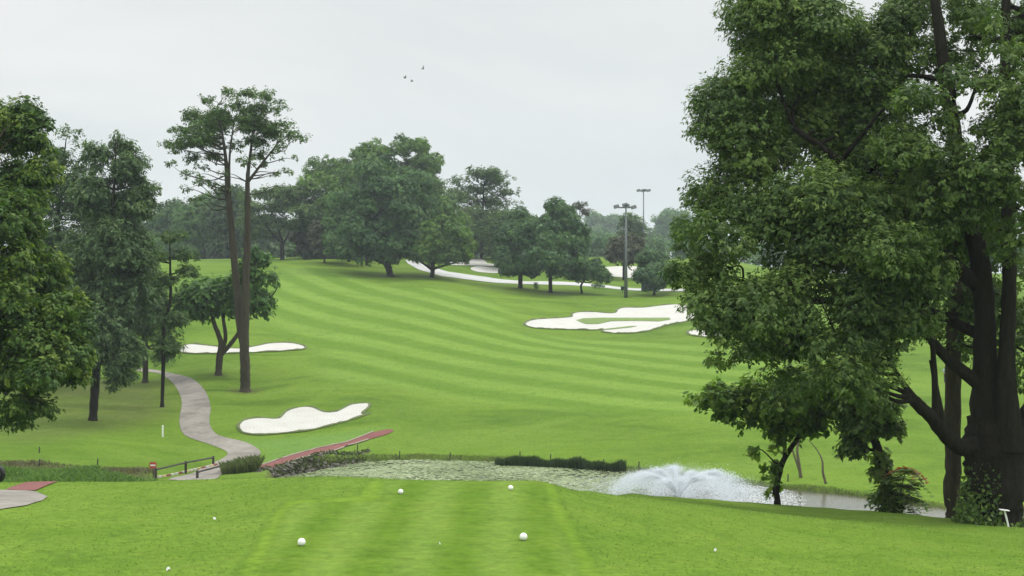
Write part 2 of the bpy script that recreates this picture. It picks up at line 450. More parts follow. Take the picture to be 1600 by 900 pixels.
# grass material -----------------------------------------------------------
def grass_material():
    m, nt, out = new_mat('turf')
    geo = N(nt, 'ShaderNodeNewGeometry'); P = geo.outputs['Position']
    def A(n): return N(nt, 'ShaderNodeAttribute', attribute_name=n).outputs['Fac']
    sep = N(nt, 'ShaderNodeSeparateXYZ'); nt.links.new(P, sep.inputs[0])
    big = noise(nt, P, .045, 4, .55)
    mid = noise(nt, P, .35, 5, .6)
    fine = noise(nt, P, 5.5, 4, .65)
    # horizontal wear streaks
    mp = N(nt, 'ShaderNodeMapping', i={'Scale': (.12, 1.1, 1)}); nt.links.new(P, mp.inputs[0])
    streak = noise(nt, mp.outputs[0], .55, 4, .6, .3)
    base = ramp(nt, big, [(.34, (.070, .138, .012)), (.5, (.104, .186, .016)), (.66, (.146, .235, .024))])
    base = mixrgb(nt, math_n(nt, 'MULTIPLY', mid, .5), base, (.125, .185, .032))
    mp4 = N(nt, 'ShaderNodeMapping', i={'Scale': (.45, 1, 1), 'Rotation': (0, 0, .35)}); nt.links.new(P, mp4.inputs[0])
    pat = noise(nt, mp4.outputs[0], .16, 6, .62, .8)
    base = mixrgb(nt, ramp(nt, pat, [(.50, (0, 0, 0)), (.66, (.6, .6, .6))]), base, (.145, .225, .038))
    base = mixrgb(nt, ramp(nt, pat, [(.34, (.6, .6, .6)), (.48, (0, 0, 0))]), base, (.048, .105, .010))
    # near turf of the tee surround is a fresher green
    base = mixrgb(nt, A('fresh'), base, ramp(nt, mid, [(.3, (.096, .176, .018)), (.7, (.140, .222, .030))]))
    # mown fairway with arcs left by the gang mower
    dist = N(nt, 'ShaderNodeVectorMath', operation='DISTANCE', i={1: (192, 340, 0)})
    cmb = N(nt, 'ShaderNodeCombineXYZ'); nt.links.new(sep.outputs[0], cmb.inputs[0]); nt.links.new(sep.outputs[1], cmb.inputs[1])
    nt.links.new(cmb.outputs[0], dist.inputs[0])
    wob = noise(nt, P, .06, 2)
    ph = math_n(nt, 'MULTIPLY', math_n(nt, 'ADD', dist.outputs['Value'], math_n(nt, 'MULTIPLY', wob, 1.0)), 2 * math.pi / 8.3)
    s = math_n(nt, 'SINE', ph)
    s = math_n(nt, 'MULTIPLY_ADD', s, .8, .5, clamp=True)
    s = math_n(nt, 'MULTIPLY_ADD', math_n(nt, 'SUBTRACT', mid, .5), 1.5, s, clamp=True)
    fair = mixrgb(nt, s, (.092, .178, .013), (.158, .258, .036))
    fair = mixrgb(nt, ramp(nt, pat, [(.45, (0, 0, 0)), (.7, (.5, .5, .5))]), fair, (.105, .185, .020))
    fair = mixrgb(nt, math_n(nt, 'MULTIPLY', streak, .35), fair, (.13, .20, .05))
    base = mixrgb(nt, A('fairway'), base, fair)
    base = mixrgb(nt, math_n(nt, 'MULTIPLY', A('lush'), .35), base, (.11, .24, .075))
    # tee: collar and closely cut top with mower lines along its length
    col = mixrgb(nt, mid, (.125, .225, .014), (.175, .275, .026))
    base = mixrgb(nt, math_n(nt, 'MULTIPLY', A('collar'), .42), base, col)
    st = math_n(nt, 'SINE', math_n(nt, 'MULTIPLY', math_n(nt, 'ADD', sep.outputs[0], math_n(nt, 'MULTIPLY', wob, .8)), 2 * math.pi / 1.35))
    st = math_n(nt, 'MULTIPLY_ADD', st, .6, .5, clamp=True)
    tee = mixrgb(nt, st, (.088, .165, .014), (.130, .212, .032))
    mp2 = N(nt, 'ShaderNodeMapping', i={'Scale': (.6, 2.6, 1)}); nt.links.new(P, mp2.inputs[0])
    worn = noise(nt, mp2.outputs[0], .8, 6, .65, .4)
    tee = mixrgb(nt, ramp(nt, worn, [(.45, (0, 0, 0)), (.75, (.55, .55, .55))]), tee, (.155, .225, .032))
    base = mixrgb(nt, A('tee'), base, tee)
    base = mixrgb(nt, math_n(nt, 'MULTIPLY', A('mown_edge'), .28), base, (.05, .105, .012))
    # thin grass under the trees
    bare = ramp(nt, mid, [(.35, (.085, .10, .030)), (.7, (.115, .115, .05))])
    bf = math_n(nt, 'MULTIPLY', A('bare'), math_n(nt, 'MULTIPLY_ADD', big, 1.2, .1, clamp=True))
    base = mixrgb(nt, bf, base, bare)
    # scruffy banks of pond and ditch
    base = mixrgb(nt, A('bank'), base, ramp(nt, mid, [(.35, (.05, .075, .02)), (.65, (.12, .13, .05))]))
    mp3 = N(nt, 'ShaderNodeMapping', i={'Scale': (1, .55, 1)}); nt.links.new(P, mp3.inputs[0])
    mot = noise(nt, mp3.outputs[0], 1.3, 6, .7, .3)
    base = mixrgb(nt, ramp(nt, mot, [(.5, (0, 0, 0)), (.72, (.4, .4, .4))]), base, (.15, .205, .030))
    base = mixrgb(nt, ramp(nt, mot, [(.28, (.45, .45, .45)), (.48, (0, 0, 0))]), base, (.05, .105, .012))
    vr = math_n(nt, 'MULTIPLY_ADD', fine, .95, .44)
    vn = N(nt, 'ShaderNodeVectorMath', operation='SCALE'); nt.links.new(base, vn.inputs[0]); nt.links.new(vr, vn.inputs['Scale'])
    p = principled(nt, out, Base_Color=vn.outputs[0], Roughness=.85)
    p.inputs['Specular IOR Level'].default_value = .03
    vo = N(nt, 'ShaderNodeTexVoronoi', i={'Scale': 22.0}); nt.links.new(P, vo.inputs['Vector'])
    b1 = N(nt, 'ShaderNodeBump', i={'Strength': .55, 'Distance': .06}); nt.links.new(fine, b1.inputs['Height'])
    b2 = N(nt, 'ShaderNodeBump', i={'Strength': .4, 'Distance': .35}); nt.links.new(mid, b2.inputs['Height'])
    nt.links.new(b1.outputs[0], b2.inputs['Normal']); nt.links.new(b2.outputs[0], p.inputs['Normal'])
    return m
M['turf'] = grass_material()
ground = mesh_obj('ground', GV, gf, M['turf'], smooth=True)
props(ground, kind='structure')
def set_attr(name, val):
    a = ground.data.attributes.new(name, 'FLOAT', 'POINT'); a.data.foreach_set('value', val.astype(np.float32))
tee_m = attr_mask(tee_poly, .05)
col_m = attr_mask(collar_poly, .06)
_e = np.minimum(np.abs(sdf(tee_poly, GV[:, 0], GV[:, 1])), np.abs(sdf(collar_poly, GV[:, 0], GV[:, 1])))
set_attr('mown_edge', sstep(.13, .02, _e))
set_attr('tee', tee_m); set_attr('collar', col_m)
set_attr('fairway', attr_mask(fairway_poly, 2.5))
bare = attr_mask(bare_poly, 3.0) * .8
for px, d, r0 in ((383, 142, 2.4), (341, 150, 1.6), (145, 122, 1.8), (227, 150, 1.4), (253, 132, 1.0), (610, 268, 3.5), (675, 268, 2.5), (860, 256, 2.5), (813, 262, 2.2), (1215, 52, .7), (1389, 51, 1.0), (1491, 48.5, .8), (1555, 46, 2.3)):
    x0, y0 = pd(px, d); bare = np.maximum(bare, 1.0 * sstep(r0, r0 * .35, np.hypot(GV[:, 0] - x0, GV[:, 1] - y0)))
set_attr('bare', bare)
set_attr('lush', attr_mask(lush_poly, 1.5))
set_attr('fresh', sstep(75, 45, GV[:, 1]) * .85 + .15 * sstep(160, 90, GV[:, 1]))
ps = sdf(pond, GV[:, 0], GV[:, 1])
ditch = sstep(84, 90, GV[:, 1]) * sstep(101, 98, GV[:, 1]) * sstep(250, 215, PXV)
set_attr('bank', np.clip(sstep(-.7, -.1, ps) + .85 * ditch, 0, 1))

# ------------------------------------------------------------------ sheets on the ground
def patch(name, poly_xy, mat, off, step, kind='structure', holes=(), mound=0.0):
    """a sheet that follows the ground inside a world polygon"""
    poly = np.asarray(poly_xy, float)
    poly = interp_poly(np.vstack([poly, poly[:1]]), step)[:-1]
    lo, hi = poly.min(0), poly.max(0)
    gx, gy = np.meshgrid(np.arange(lo[0], hi[0], step), np.arange(lo[1], hi[1], step))
    gx = gx + (np.arange(gx.shape[0])[:, None] % 2) * step / 2
    s = sdf(poly, gx, gy)
    keep = s > step * .45
    pts = np.vstack([poly, np.stack([gx[keep], gy[keep]], -1)])
    n = len(poly)
    edges = [(i, (i + 1) % n) for i in range(n)]
    vo, _, fo, *_ = geometry.delaunay_2d_cdt([Vector(p) for p in pts], edges, [], 1, 1e-5)
    V = np.array([tuple(v) for v in vo])
    z = ter(V[:, 0], V[:, 1]) + off
    if mound: z = z + mound * sstep(0, 1.2, sdf(poly, V[:, 0], V[:, 1]))
    org = np.array([*V.mean(0), z.mean()])
    fo = [tuple(f) if np.cross(V[f[1]] - V[f[0]], V[f[2]] - V[f[0]]) > 0 else tuple(f)[::-1] for f in fo]
    o = mesh_obj(name, np.column_stack([V, z]), fo, mat, smooth=True, origin=org)
    props(o, kind=kind)
    return o

def ring(name, poly_xy, mat, off, w, h, parent=None, step=.5):
    """low turf lip that runs round a bunker"""
    p = np.asarray(poly_xy, float)
    p = interp_poly(np.vstack([p, p[:1]]), step)
    z = ter(p[:, 0], p[:, 1]) + off
    pts = np.column_stack([p, z])
    t = np.gradient(p, axis=0); t /= np.linalg.norm(t, axis=1, keepdims=True) + 1e-9
    nrm = np.stack([t[:, 1], -t[:, 0]], 1)
    hh = h * (1 + .35 * np.sin(np.arange(len(p)) * .9) + .25 * rng.standard_normal(len(p)))
    prof = [(-.5, 0), (-.25, .8), (.1, 1), (.5, -.1)]
    V = []
    for a, b in prof:
        V.append(np.column_stack([p + nrm * a * w, z + b * hh]))
    V = np.stack(V, 1); k = len(prof); m = len(p)
    i = np.arange(m - 1)[:, None] * k + np.arange(k - 1)[None]
    f = np.stack([i, i + 1, i + k + 1, i + k], -1).reshape(-1, 4)
    org = parent.location if parent is not None else pts.mean(0)
    return mesh_obj(name, V.reshape(-1, 3), f, mat, parent, True, origin=np.array(org))

def sand_material():
    m, nt, out = new_mat('bunker_sand')
    geo = N(nt, 'ShaderNodeNewGeometry'); P = geo.outputs['Position']
    a = noise(nt, P, .5, 5, .6); b = noise(nt, P, 9, 3)
    c = ramp(nt, a, [(.3, (.41, .395, .36)), (.7, (.465, .455, .42))])
    p = principled(nt, out, Base_Color=c, Roughness=.95)
    w = N(nt, 'ShaderNodeTexWave', i={'Scale': 1.1, 'Distortion': 6.0, 'Detail': 3.0}); nt.links.new(P, w.inputs['Vector'])
    bp = N(nt, 'ShaderNodeBump', i={'Strength': .35, 'Distance': .06}); nt.links.new(w.outputs['Fac'], bp.inputs['Height'])
    nt.links.new(bp.outputs[0], p.inputs['Normal'])
    return m
def concrete_material(name, a, b, dirt):
    m, nt, out = new_mat(name)
    geo = N(nt, 'ShaderNodeNewGeometry'); P = geo.outputs['Position']
    n1 = noise(nt, P, .35, 6, .65, .4); n2 = noise(nt, P, 3.0, 5, .65)
    c = ramp(nt, n1, [(.33, a), (.62, b)])
    c = mixrgb(nt, ramp(nt, n2, [(.45, (0, 0, 0)), (.75, (.6, .6, .6))]), c, dirt)
    p = principled(nt, out, Base_Color=c, Roughness=.9)
    bp = N(nt, 'ShaderNodeBump', i={'Strength': .3, 'Distance': .03}); nt.links.new(n2, bp.inputs['Height'])
    nt.links.new(bp.outputs[0], p.inputs['Normal'])
    return m
M['sand'] = sand_material()
M['concrete'] = concrete_material('path_concrete', (.125, .112, .096), (.255, .232, .20), (.095, .082, .068))
M['concrete_far'] = concrete_material('pale_path', (.36, .36, .35), (.47, .47, .46), (.30, .30, .28))
M['red'] = concrete_material('red_mat', (.135, .035, .032), (.175, .052, .045), (.115, .055, .045))
M['lip'] = simple_mat('turf_lip', (.085, .11, .035), .95, .4, 2.0)
M['turf_island'] = simple_mat('bunker_turf', (.12, .185, .04), .95, .25, 1.0)

def bunker(px_poly, lip=None, dmin=60, islands=(), off=.05, step=.8):
    P = wpoly(px_poly, True, dmin=dmin)
    o = patch('sand_bunker', P, M['sand'], off, step)
    if lip: ring('turf_lip', P, M['lip'], off, lip[0], lip[1], o)
    for isl in islands:
        q = patch('turf_island', wpoly(isl, dmin=dmin), M['turf_island'], off + .04, .6, mound=.12)
        w = q.location - o.location
        q.parent = o; q.location = w
        del q['kind']
    return o

b1 = bunker([(372, 668), (376, 660), (386, 656), (400, 654), (415, 654), (430, 655), (437, 653), (445, 645), (455, 640), (468, 637), (480, 636), (492, 638), (503, 643), (512, 645), (525, 644), (537, 638), (548, 633), (562, 631), (577, 631), (576, 637), (566, 646), (570, 648), (578, 646), (565, 651), (540, 659), (510, 667), (480, 674), (450, 677), (415, 680), (395, 680), (380, 677)], (.3, .10), step=.6)
b2 = bunker([(279, 546), (285, 541), (300, 538), (330, 541), (370, 545), (400, 541), (420, 537), (450, 536), (470, 539), (478, 543), (470, 547), (440, 549), (400, 551), (350, 553), (300, 553), (282, 551)], (.35, .12))
b3 = bunker([(820, 508), (823, 503), (840, 499), (890, 496), (893, 491), (905, 488), (930, 488), (958, 490), (965, 484), (975, 481), (1005, 481), (1030, 478), (1060, 476), (1085, 482), (1100, 495), (1070, 503), (1040, 509), (1015, 517), (990, 521), (960, 521), (942, 519), (942, 515), (925, 516), (880, 515), (835, 513)], (.4, .14), dmin=120,
    islands=[[(900, 501), (912, 498), (940, 497), (1000, 497.3), (1046, 497), (1048, 500), (1030, 503), (1000, 502), (955, 502.5), (935, 507), (915, 507)], [(943, 516.6), (965, 514.5), (985, 512.5), (997, 510), (985, 510.2), (960, 513), (943, 514.8)]])
b4 = bunker([(1074, 520), (1085, 516), (1120, 517), (1140, 522), (1110, 527), (1085, 525)], (.4, .12), dmin=120)
b5 = bunker([(690, 409), (720, 405.5), (745, 404), (757, 407), (762, 412), (776, 413), (770, 416), (735, 415), (700, 414)], None, 120, off=.08, step=1.2)
b6 = bunker([(735, 420), (745, 416.5), (770, 418), (800, 421), (812, 426), (775, 427), (745, 425)], None, 120, off=.08, step=1.2)
b7 = bunker([(940, 421), (955, 417), (1003, 418), (1006, 434), (975, 434), (945, 430)], None, 120, off=.08, step=1.2)

pathp = [(215, 580), (245, 583), (262, 592), (276, 607), (284, 630), (280, 658), (288, 680), (325, 694), (352, 705), (352, 714), (318, 731), (298, 741), (262, 750), (330, 751), (352, 737), (398, 719), (407, 708), (400, 700), (382, 691), (340, 680), (327, 661), (329, 637), (321, 612), (300, 592), (270, 584), (240, 578), (215, 576)]
path1 = patch('cart_path', wpoly(pathp, True), M['concrete'], .035, .55)
path2 = patch('hill_path', wpoly([(633, 406.5), (650, 408), (665, 415), (700, 425), (760, 433), (820, 440), (950, 446.5), (1070, 452), (1070, 455.5), (950, 450.5), (820, 444.5), (750, 439.5), (690, 432), (655, 422), (637, 412)], dmin=120), M['concrete_far'], .07, 1.0)
# red walkway above the rock edge, with timber edging
redp = [(404, 729), (440, 717), (480, 706), (520, 696), (560, 685), (583, 676), (610, 671), (617, 674), (600, 681), (575, 688), (540, 698), (500, 710), (450, 724), (404, 735)]
red1 = patch('red_walkway', wpoly(redp), M['red'], .05, .5)
for seg in (redp[:6], redp[9:][::-1]):
    w = wpoly(seg); w = interp_poly(w, .8)
    t, f = tube_arrays(np.column_stack([w, ter(w[:, 0], w[:, 1]) + .07]), np.full(len(w), .07), 4)
    mesh_obj('timber_edging', t, f, M['wood'], red1, False, origin=np.array(red1.location))
# red mat and concrete apron beside the tee, left edge
N1 = dict(dmin=16, dmax=60)
patch('cart_apron', wpoly([(-150, 768.5), (52, 768), (62, 772), (74, 777), (66, 783), (40, 791), (0, 797), (-150, 800)], **N1), M['concrete'], .02, .25)
patch('red_path', wpoly([(8, 766), (44, 754.5), (92, 753.3), (80, 757), (55, 767.5), (30, 767.5)], **N1), M['red'], .025, .2)

# ------------------------------------------------------------------ pond
def water_material():
    m, nt, out = new_mat('pond_water')
    geo = N(nt, 'ShaderNodeNewGeometry'); P = geo.outputs['Position']
    mp = N(nt, 'ShaderNodeMapping', i={'Scale': (.35, .9, 1)}); nt.links.new(P, mp.inputs[0])
    a = noise(nt, mp.outputs[0], .35, 5, .6, .5)
    c = ramp(nt, a, [(.3, (.05, .055, .03)), (.7, (.10, .095, .06))])
    p = principled(nt, out, Base_Color=c, Roughness=.12)
    r = noise(nt, mp.outputs[0], 5.0, 4, .6)
    b = N(nt, 'ShaderNodeBump', i={'Strength': .25, 'Distance': .08}); nt.links.new(r, b.inputs['Height'])
    nt.links.new(b.outputs[0], p.inputs['Normal'])
    return m
M['water'] = water_material()
pc = pond.mean(0)
big_pond = pond + (pond - pc) / np.linalg.norm(pond - pc, axis=1, keepdims=True) * .9
pw = mesh_obj('pond_water', np.column_stack([big_pond, np.full(len(big_pond), WATER)]), [tuple(range(len(big_pond)))[::-1]], M['water'])
props(pw, kind='structure')
if pw.data.polygons[0].normal.z < 0: pw.data.flip_normals()

def scatter_leaves(c, nrm, axis, L, W, fold=.15):
    """rhombic leaves as quads; arrays of equal length"""
    a = axis - nrm * (axis * nrm).sum(1, keepdims=True)
    a /= np.linalg.norm(a, axis=1, keepdims=True) + 1e-9
    b = np.cross(nrm, a)
    L = np.broadcast_to(L, (len(c),))[:, None]; W = np.broadcast_to(W, (len(c),))[:, None]
    v = np.stack([c - a * L / 2, c + b * W / 2 + nrm * W * fold, c + a * L / 2, c - b * W / 2 + nrm * W * fold], 1)
    return v.reshape(-1, 3)
def quads(n): return np.arange(n * 4).reshape(-1, 4)
def unit(n, r=None):
    v = (r or rng).standard_normal((n, 3)); return v / np.linalg.norm(v, axis=1, keepdims=True)

# floating weed: clusters of small pads
nclu = 1100
cx = []; 
while len(cx) < nclu:
    px = rng.uniform(425, 1010); d = rng.uniform(84, 112)
    x, y = pd(px, d)
    if sdf(pond, np.array([x]), np.array([y]))[0] < .3: continue
    open_w = .5 + .5 * math.sin(x * .7 + 2.2 * math.sin(y * .5)) 
    lim = .92 if px < 800 else .92 - (px - 800) / 210 * .55
    if rng.uniform() < lim * (.35 + .65 * open_w) + .1: cx.append((x, y, rng.uniform(.5, 1.9)))
pads = []; ptint = []
for x, y, r in cx:
    k = int(26 * r)
    ang = rng.uniform(0, 2 * np.pi, k); rr = r * np.sqrt(rng.uniform(0, 1, k))
    pads.append(np.column_stack([x + rr * np.cos(ang) * 1.3, y + rr * np.sin(ang) * .8, np.zeros(k)])); ptint.append(np.clip(.5 + .2 * math.sin(x * .55 + math.sin(y * .8)) + rng.normal(0, .17) + rng.normal(0, .15, k), 0, 1))
pads = np.vstack(pads); ptint = np.concatenate(ptint)
ok = sdf(pond, pads[:, 0], pads[:, 1]) > .05
pads = pads[ok]; ptint = ptint[ok]
pads[:, 2] = WATER + .012 + rng.uniform(0, .05, len(pads))
nn = unit(len(pads)) * .05 + np.array([0, 0, 1.0]); nn /= np.linalg.norm(nn, axis=1, keepdims=True)
M['weed'] = leaf_mat('floating_weed', (.12, .16, .06), (.21, .265, .12), (.33, .38, .22), .05, .6)
fw = mesh_obj('floating_weed', scatter_leaves(pads, nn, unit(len(pads)), rng.uniform(.12, .5, len(pads)), rng.uniform(.1, .36, len(pads)), 0), quads(len(pads)), M['weed'], tint=ptint)
props(fw, 'pale green water weed matting the left half of the pond', 'water weed', kind='stuff')

# blades of tall grass along a line
def blades(name, x, y, h, w, mat, label, cat, kind='stuff', lean=.35, z0=None, tint=(.5, .22)):
    n = len(x)
    z = ter(x, y) - .03 if z0 is None else np.full(n, z0)
    h = h * rng.uniform(.55, 1.15, n)
    dx = rng.normal(0, lean, n) * h; dy = rng.normal(0, lean, n) * h
    ang = rng.uniform(0, np.pi, n)
    wx, wy = np.cos(ang) * w / 2, np.sin(ang) * w / 2
    b = np.column_stack([x, y, z])
    v = np.stack([b + np.column_stack([-wx, -wy, 0 * z]), b + np.column_stack([wx, wy, 0 * z]),
                  b + np.column_stack([dx * .45 + wx * .7, dy * .45 + wy * .7, h * .62]), b + np.column_stack([dx, dy, h])], 1).reshape(-1, 3)
    org = np.array([x.mean(), y.mean(), z.mean()])
    o = mesh_obj(name, v, quads(n), mat, origin=org, tint=np.clip(rng.normal(tint[0], tint[1], n), 0, 1))
    return props(o, label, cat, kind=kind)
# bank grass on the far shore
fs = interp_poly(far_shore, .02)
fs = fs[rng.integers(0, len(fs), 15000)]
fs = fs + rng.normal(0, .22, fs.shape) + np.array([0, .25])
blades('bank_grass', fs[:, 0], fs[:, 1], rng.uniform(.05, .2, len(fs)) , .025, M['leaf_bank'], 'rough dark grass fringing the far bank of the pond', 'bank grass')
# strip of reeds standing in the water
rl = np.array([wat(778, 728), wat(880, 732), wat(975, 737.5)])
rp = interp_poly(rl, .02); rp = rp[rng.integers(0, len(rp), 15000)]
rp = rp + np.column_stack([rng.normal(0, .12, len(rp)), rng.uniform(0, 1.0, len(rp))])
hh = .85 + .13 * np.sin(rp[:, 0] * 1.7) + .10 * np.sin(rp[:, 0] * 4.1 + 1)
blades('reed_bed', rp[:, 0], rp[:, 1], hh * .8, .03, M['reed'], 'long low dark strip of reeds standing at the pond edge', 'reeds', kind='thing', lean=.12, z0=WATER - .05)

# wooden pegs along the far bank
for px, py, hgt in ((558, 706, .55), (624, 715, .5), (703, 713, .3), (812, 717, .55), (860, 717, .35), (906, 721, .4), (943, 725, .35), (998, 731, .45), (1108, 742, .3), (1231, 753, .5), (1192, 750, .3)):
    g = hit(px, py, dmin=90, dmax=130)
    mb = MB(); mb.tube([(0, 0, -.1), (.02, 0, hgt * .5), (.03, .01, hgt)], [.045, .045, .04], 6)
    o = mb.build('bank_stake', M['wood_dark']); o.location = [float(k) for k in g]
    props(o, 'short dark wooden peg driven into the grass along the far pond bank', 'stake', 'pegs along the pond bank')
for px, py in ((61, 728), (152, 727), (61, 708)):
    g = hit(px, py, dmin=85, dmax=130)
    mb = MB(); mb.tube([(0, 0, -.1), (.01, 0, .22), (.02, .01, .45)], [.05, .05, .045], 6)
    o = mb.build('bank_stake', M['wood_dark']); o.location = [float(k) for k in g]
    props(o, 'short dark peg in the grass by the scrubby ditch left of the bridge', 'stake', 'pegs by the ditch')

# rock edging below the red walkway
wall_o = empty('rock_wall', (*wat(480, 738), WATER), 'rough grey rock edging between red walkway and weedy pond', 'rock wall')
base_l = interp_poly([wat(404, 751), wat(430, 747), wat(480, 739), wat(520, 731), wat(575, 722)], .3)
top_l = wpoly([(404, 738), (430, 731), (480, 717), (520, 708), (575, 705)])
top_l = np.column_stack([np.interp(np.linspace(0, 1, len(base_l)), np.linspace(0, 1, len(top_l)), top_l[:, k]) for k in (0, 1)])
rv = MB()
rk = np.random.default_rng(3)
for i in range(len(base_l)):
    zt = max(gz(*top_l[i]), WATER + .35) - .02
    for lv in range(5):
        t = (lv + rk.uniform(-.2, .2)) / 4
        p = base_l[i] * (1 - t) + top_l[i] * t
        z = WATER - .1 + (zt - WATER + .05) * t
        r = rk.uniform(.13, .27)
        rv.sphere((p[0] + rk.uniform(-.12, .12), p[1] + rk.uniform(-.1, .1), z), r, 7, 5, (rk.uniform(.8, 1.5), rk.uniform(.7, 1.1), rk.uniform(.6, .95)))
VV = np.array(rv.v); VV += rk.normal(0, .02, VV.shape); rv.v = [tuple(p) for p in VV]
rv.build('stones', M['rock'], wall_o, False, origin=np.array(wall_o.location))
sel = rk.integers(0, len(base_l), 2600); tt = rk.uniform(.1, 1.05, 2600)[:, None]
q = base_l[sel] * (1 - tt) + top_l[sel] * tt
zz = WATER + (np.array([max(gz(*top_l[i]), WATER + .35) for i in range(len(base_l))])[sel] - WATER) * np.clip(tt[:, 0], 0, 1) + .12
pts = np.column_stack([q, zz]) + rk.normal(0, .07, (2600, 3))
mesh_obj('weeds', scatter_leaves(pts, unit(2600), unit(2600), .22, .09), quads(2600), M['leaf_bank'], wall_o, origin=np.array(wall_o.location), tint=rk.uniform(0, .5, 2600))

# scrub along the ditch
n = 17000
px = rng.uniform(-150, 245, n); d = rng.uniform(86, 100.5, n)
x = (px - 800) / F * d
hq = .16 + .36 * np.clip(np.sin(x * .9 + 1.3 * np.sin(d * .8)) * .5 + .5, 0, 1) ** 2
brown = d > 96.5 + 1.2 * np.sin(x * .6)
blades('ditch_weeds', x[~brown], d[~brown], hq[~brown], .07, M['leaf_bright'], 'tangled green weeds filling the ditch left of the bridge', 'weeds', lean=.5, tint=(.45, .25))
blades('dry_scrub', x[brown], d[brown], hq[brown] * .6, .06, M['dry'], 'brown dry scrub along the upper edge of the ditch', 'scrub', lean=.5)

# ------------------------------------------------------------------ fountain
fx, fy = pd(1060, 92)
fo = empty('fountain', (fx, fy, WATER), 'white water fountain spraying in a wide low dome from the pond', 'fountain')
def white_water(name, tr):
    m, nt, out = new_mat(name)
    p = nt.nodes.new('ShaderNodeBsdfPrincipled'); p.inputs['Base Color'].default_value = (.86, .89, .92, 1); p.inputs['Roughness'].default_value = .25
    t = N(nt, 'ShaderNodeBsdfTranslucent', i={'Color': (.9, .93, .96, 1)})
    mx = N(nt, 'ShaderNodeMixShader', i={0: tr}); nt.links.new(p.outputs[0], mx.inputs[1]); nt.links.new(t.outputs[0], mx.inputs[2])
    nt.links.new(mx.outputs[0], out.inputs['Surface'])
    return m
M['spray'] = white_water('spray_droplets', .5)
nb = MB(); nb.tube([(0, 0, -.3), (0, 0, .05), (0, 0, .12)], [.35, .35, .2], 12); nb.build('nozzle', M['lamp'], fo)
def octs(c, r):
    k = np.array([[1, 0, 0], [-1, 0, 0], [0, 1, 0], [0, -1, 0], [0, 0, 1.3], [0, 0, -1.3]], float)
    v = c[:, None] + k[None] * r[:, None, None]
    f = np.array([[0, 2, 4], [2, 1, 4], [1, 3, 4], [3, 0, 4], [2, 0, 5], [1, 2, 5], [3, 1, 5], [0, 3, 5]])
    return v.reshape(-1, 3), (np.arange(len(c))[:, None, None] * 6 + f[None]).reshape(-1, 3)
def ballistic(n, vr, vz, t0, t1, spread):
    a = rng.uniform(0, 2 * np.pi, n)
    v1 = rng.normal(vr, vr * spread, n); v2 = rng.normal(vz, vz * spread * .55, n)
    t = rng.uniform(t0, t1, n) ** 1.0
    z = v2 * t - 4.9 * t * t
    p = np.column_stack([v1 * t * np.cos(a), v1 * t * np.sin(a), z])
    return p[z > -.02]
def streams(n, ns, vr, vz, t0, t1, sa, sv):
    k = rng.integers(0, ns, n); t = rng.uniform(t0, t1, n)
    a = k * 2 * np.pi / ns + rng.normal(0, sa, n); g_ = 1 + rng.normal(0, sv, n)
    v1 = vr * g_ * (1 + .10 * np.sin(k * 2.7)); v2 = vz * (1 + rng.normal(0, sv * .6, n)) * (1 + .05 * np.cos(k * 1.9))
    z = v2 * t - 4.9 * t * t
    p = np.column_stack([v1 * t * np.cos(a), v1 * t * np.sin(a), z]) + rng.normal(0, 1, (n, 3)) * (.02 + .07 * t[:, None] ** 1.5)
    return p[p[:, 2] > -.02]
jet = np.vstack([streams(46000, 12, 3.9, 5.15, 0, .62, .035, .025), streams(26000, 12, 4.1, 5.15, .48, 1.08, .10, .06)])
v, f = octs(jet, rng.uniform(.010, .023, len(jet)))
mesh_obj('jet', v, f, M['spray'], fo)
sp = ballistic(24000, 4.3, 5.0, .45, 1.2, .11)
sp += rng.normal(0, .07, sp.shape); sp = sp[sp[:, 2] > 0]
v, f = octs(sp, rng.uniform(.004, .013, len(sp)))
mesh_obj('spray', v, f, M['spray'], fo)
i1 = ballistic(12000, 2.6, 4.9, .25, 1.0, .22); i2 = ballistic(5000, 1.5, 4.3, .2, .9, .35)
inn = np.vstack([i1, i2]); inn = inn[inn[:, 2] > 0]
v, f = octs(inn, rng.uniform(.005, .013, len(inn)))
mesh_obj('mist', v, f, M['spray'], fo)
fall = ballistic(24000, 4.9, 4.9, .75, 1.1, .22)
fall = fall[(fall[:, 2] > 0) & (fall[:, 2] < 1.1)]
v, f = octs(fall, rng.uniform(.004, .012, len(fall)))
mesh_obj('falling_drops', v, f, M['spray'], fo)
# froth round it, with the water's pale reflection coloured in as white flecks
n = 70000
a = rng.uniform(0, 2 * np.pi, n); rr = 9.4 * np.sqrt(rng.uniform(0, 1, n)) ** .9
q = np.column_stack([fx - 1.6 + rr * np.cos(a) * 1.0, fy + rr * np.sin(a)])
keep = (sdf(pond, q[:, 0], q[:, 1]) > .1) & (rng.uniform(0, 1, n) < (1.2 - (rr / 9.4) ** 2.5) * (.8 + .2 * np.sin(q[:, 0] * 2.3 + 2 * np.sin(q[:, 1] * 1.7))))
q = q[keep]
nn = unit(len(q)) * .12 + np.array([0, 0, 1.0]); nn /= np.linalg.norm(nn, axis=1, keepdims=True)
fl = np.column_stack([q, WATER + .012 + rng.uniform(0, .03, len(q))])
fr = mesh_obj('foam_and_reflection', scatter_leaves(fl, nn, unit(len(q)), rng.uniform(.04, .16, len(q)), rng.uniform(.03, .11, len(q)), .05), quads(len(q)), M['spray'])
props(fr, 'white froth and painted pale reflection on the water around the fountain', 'foam_and_reflection', kind='stuff')

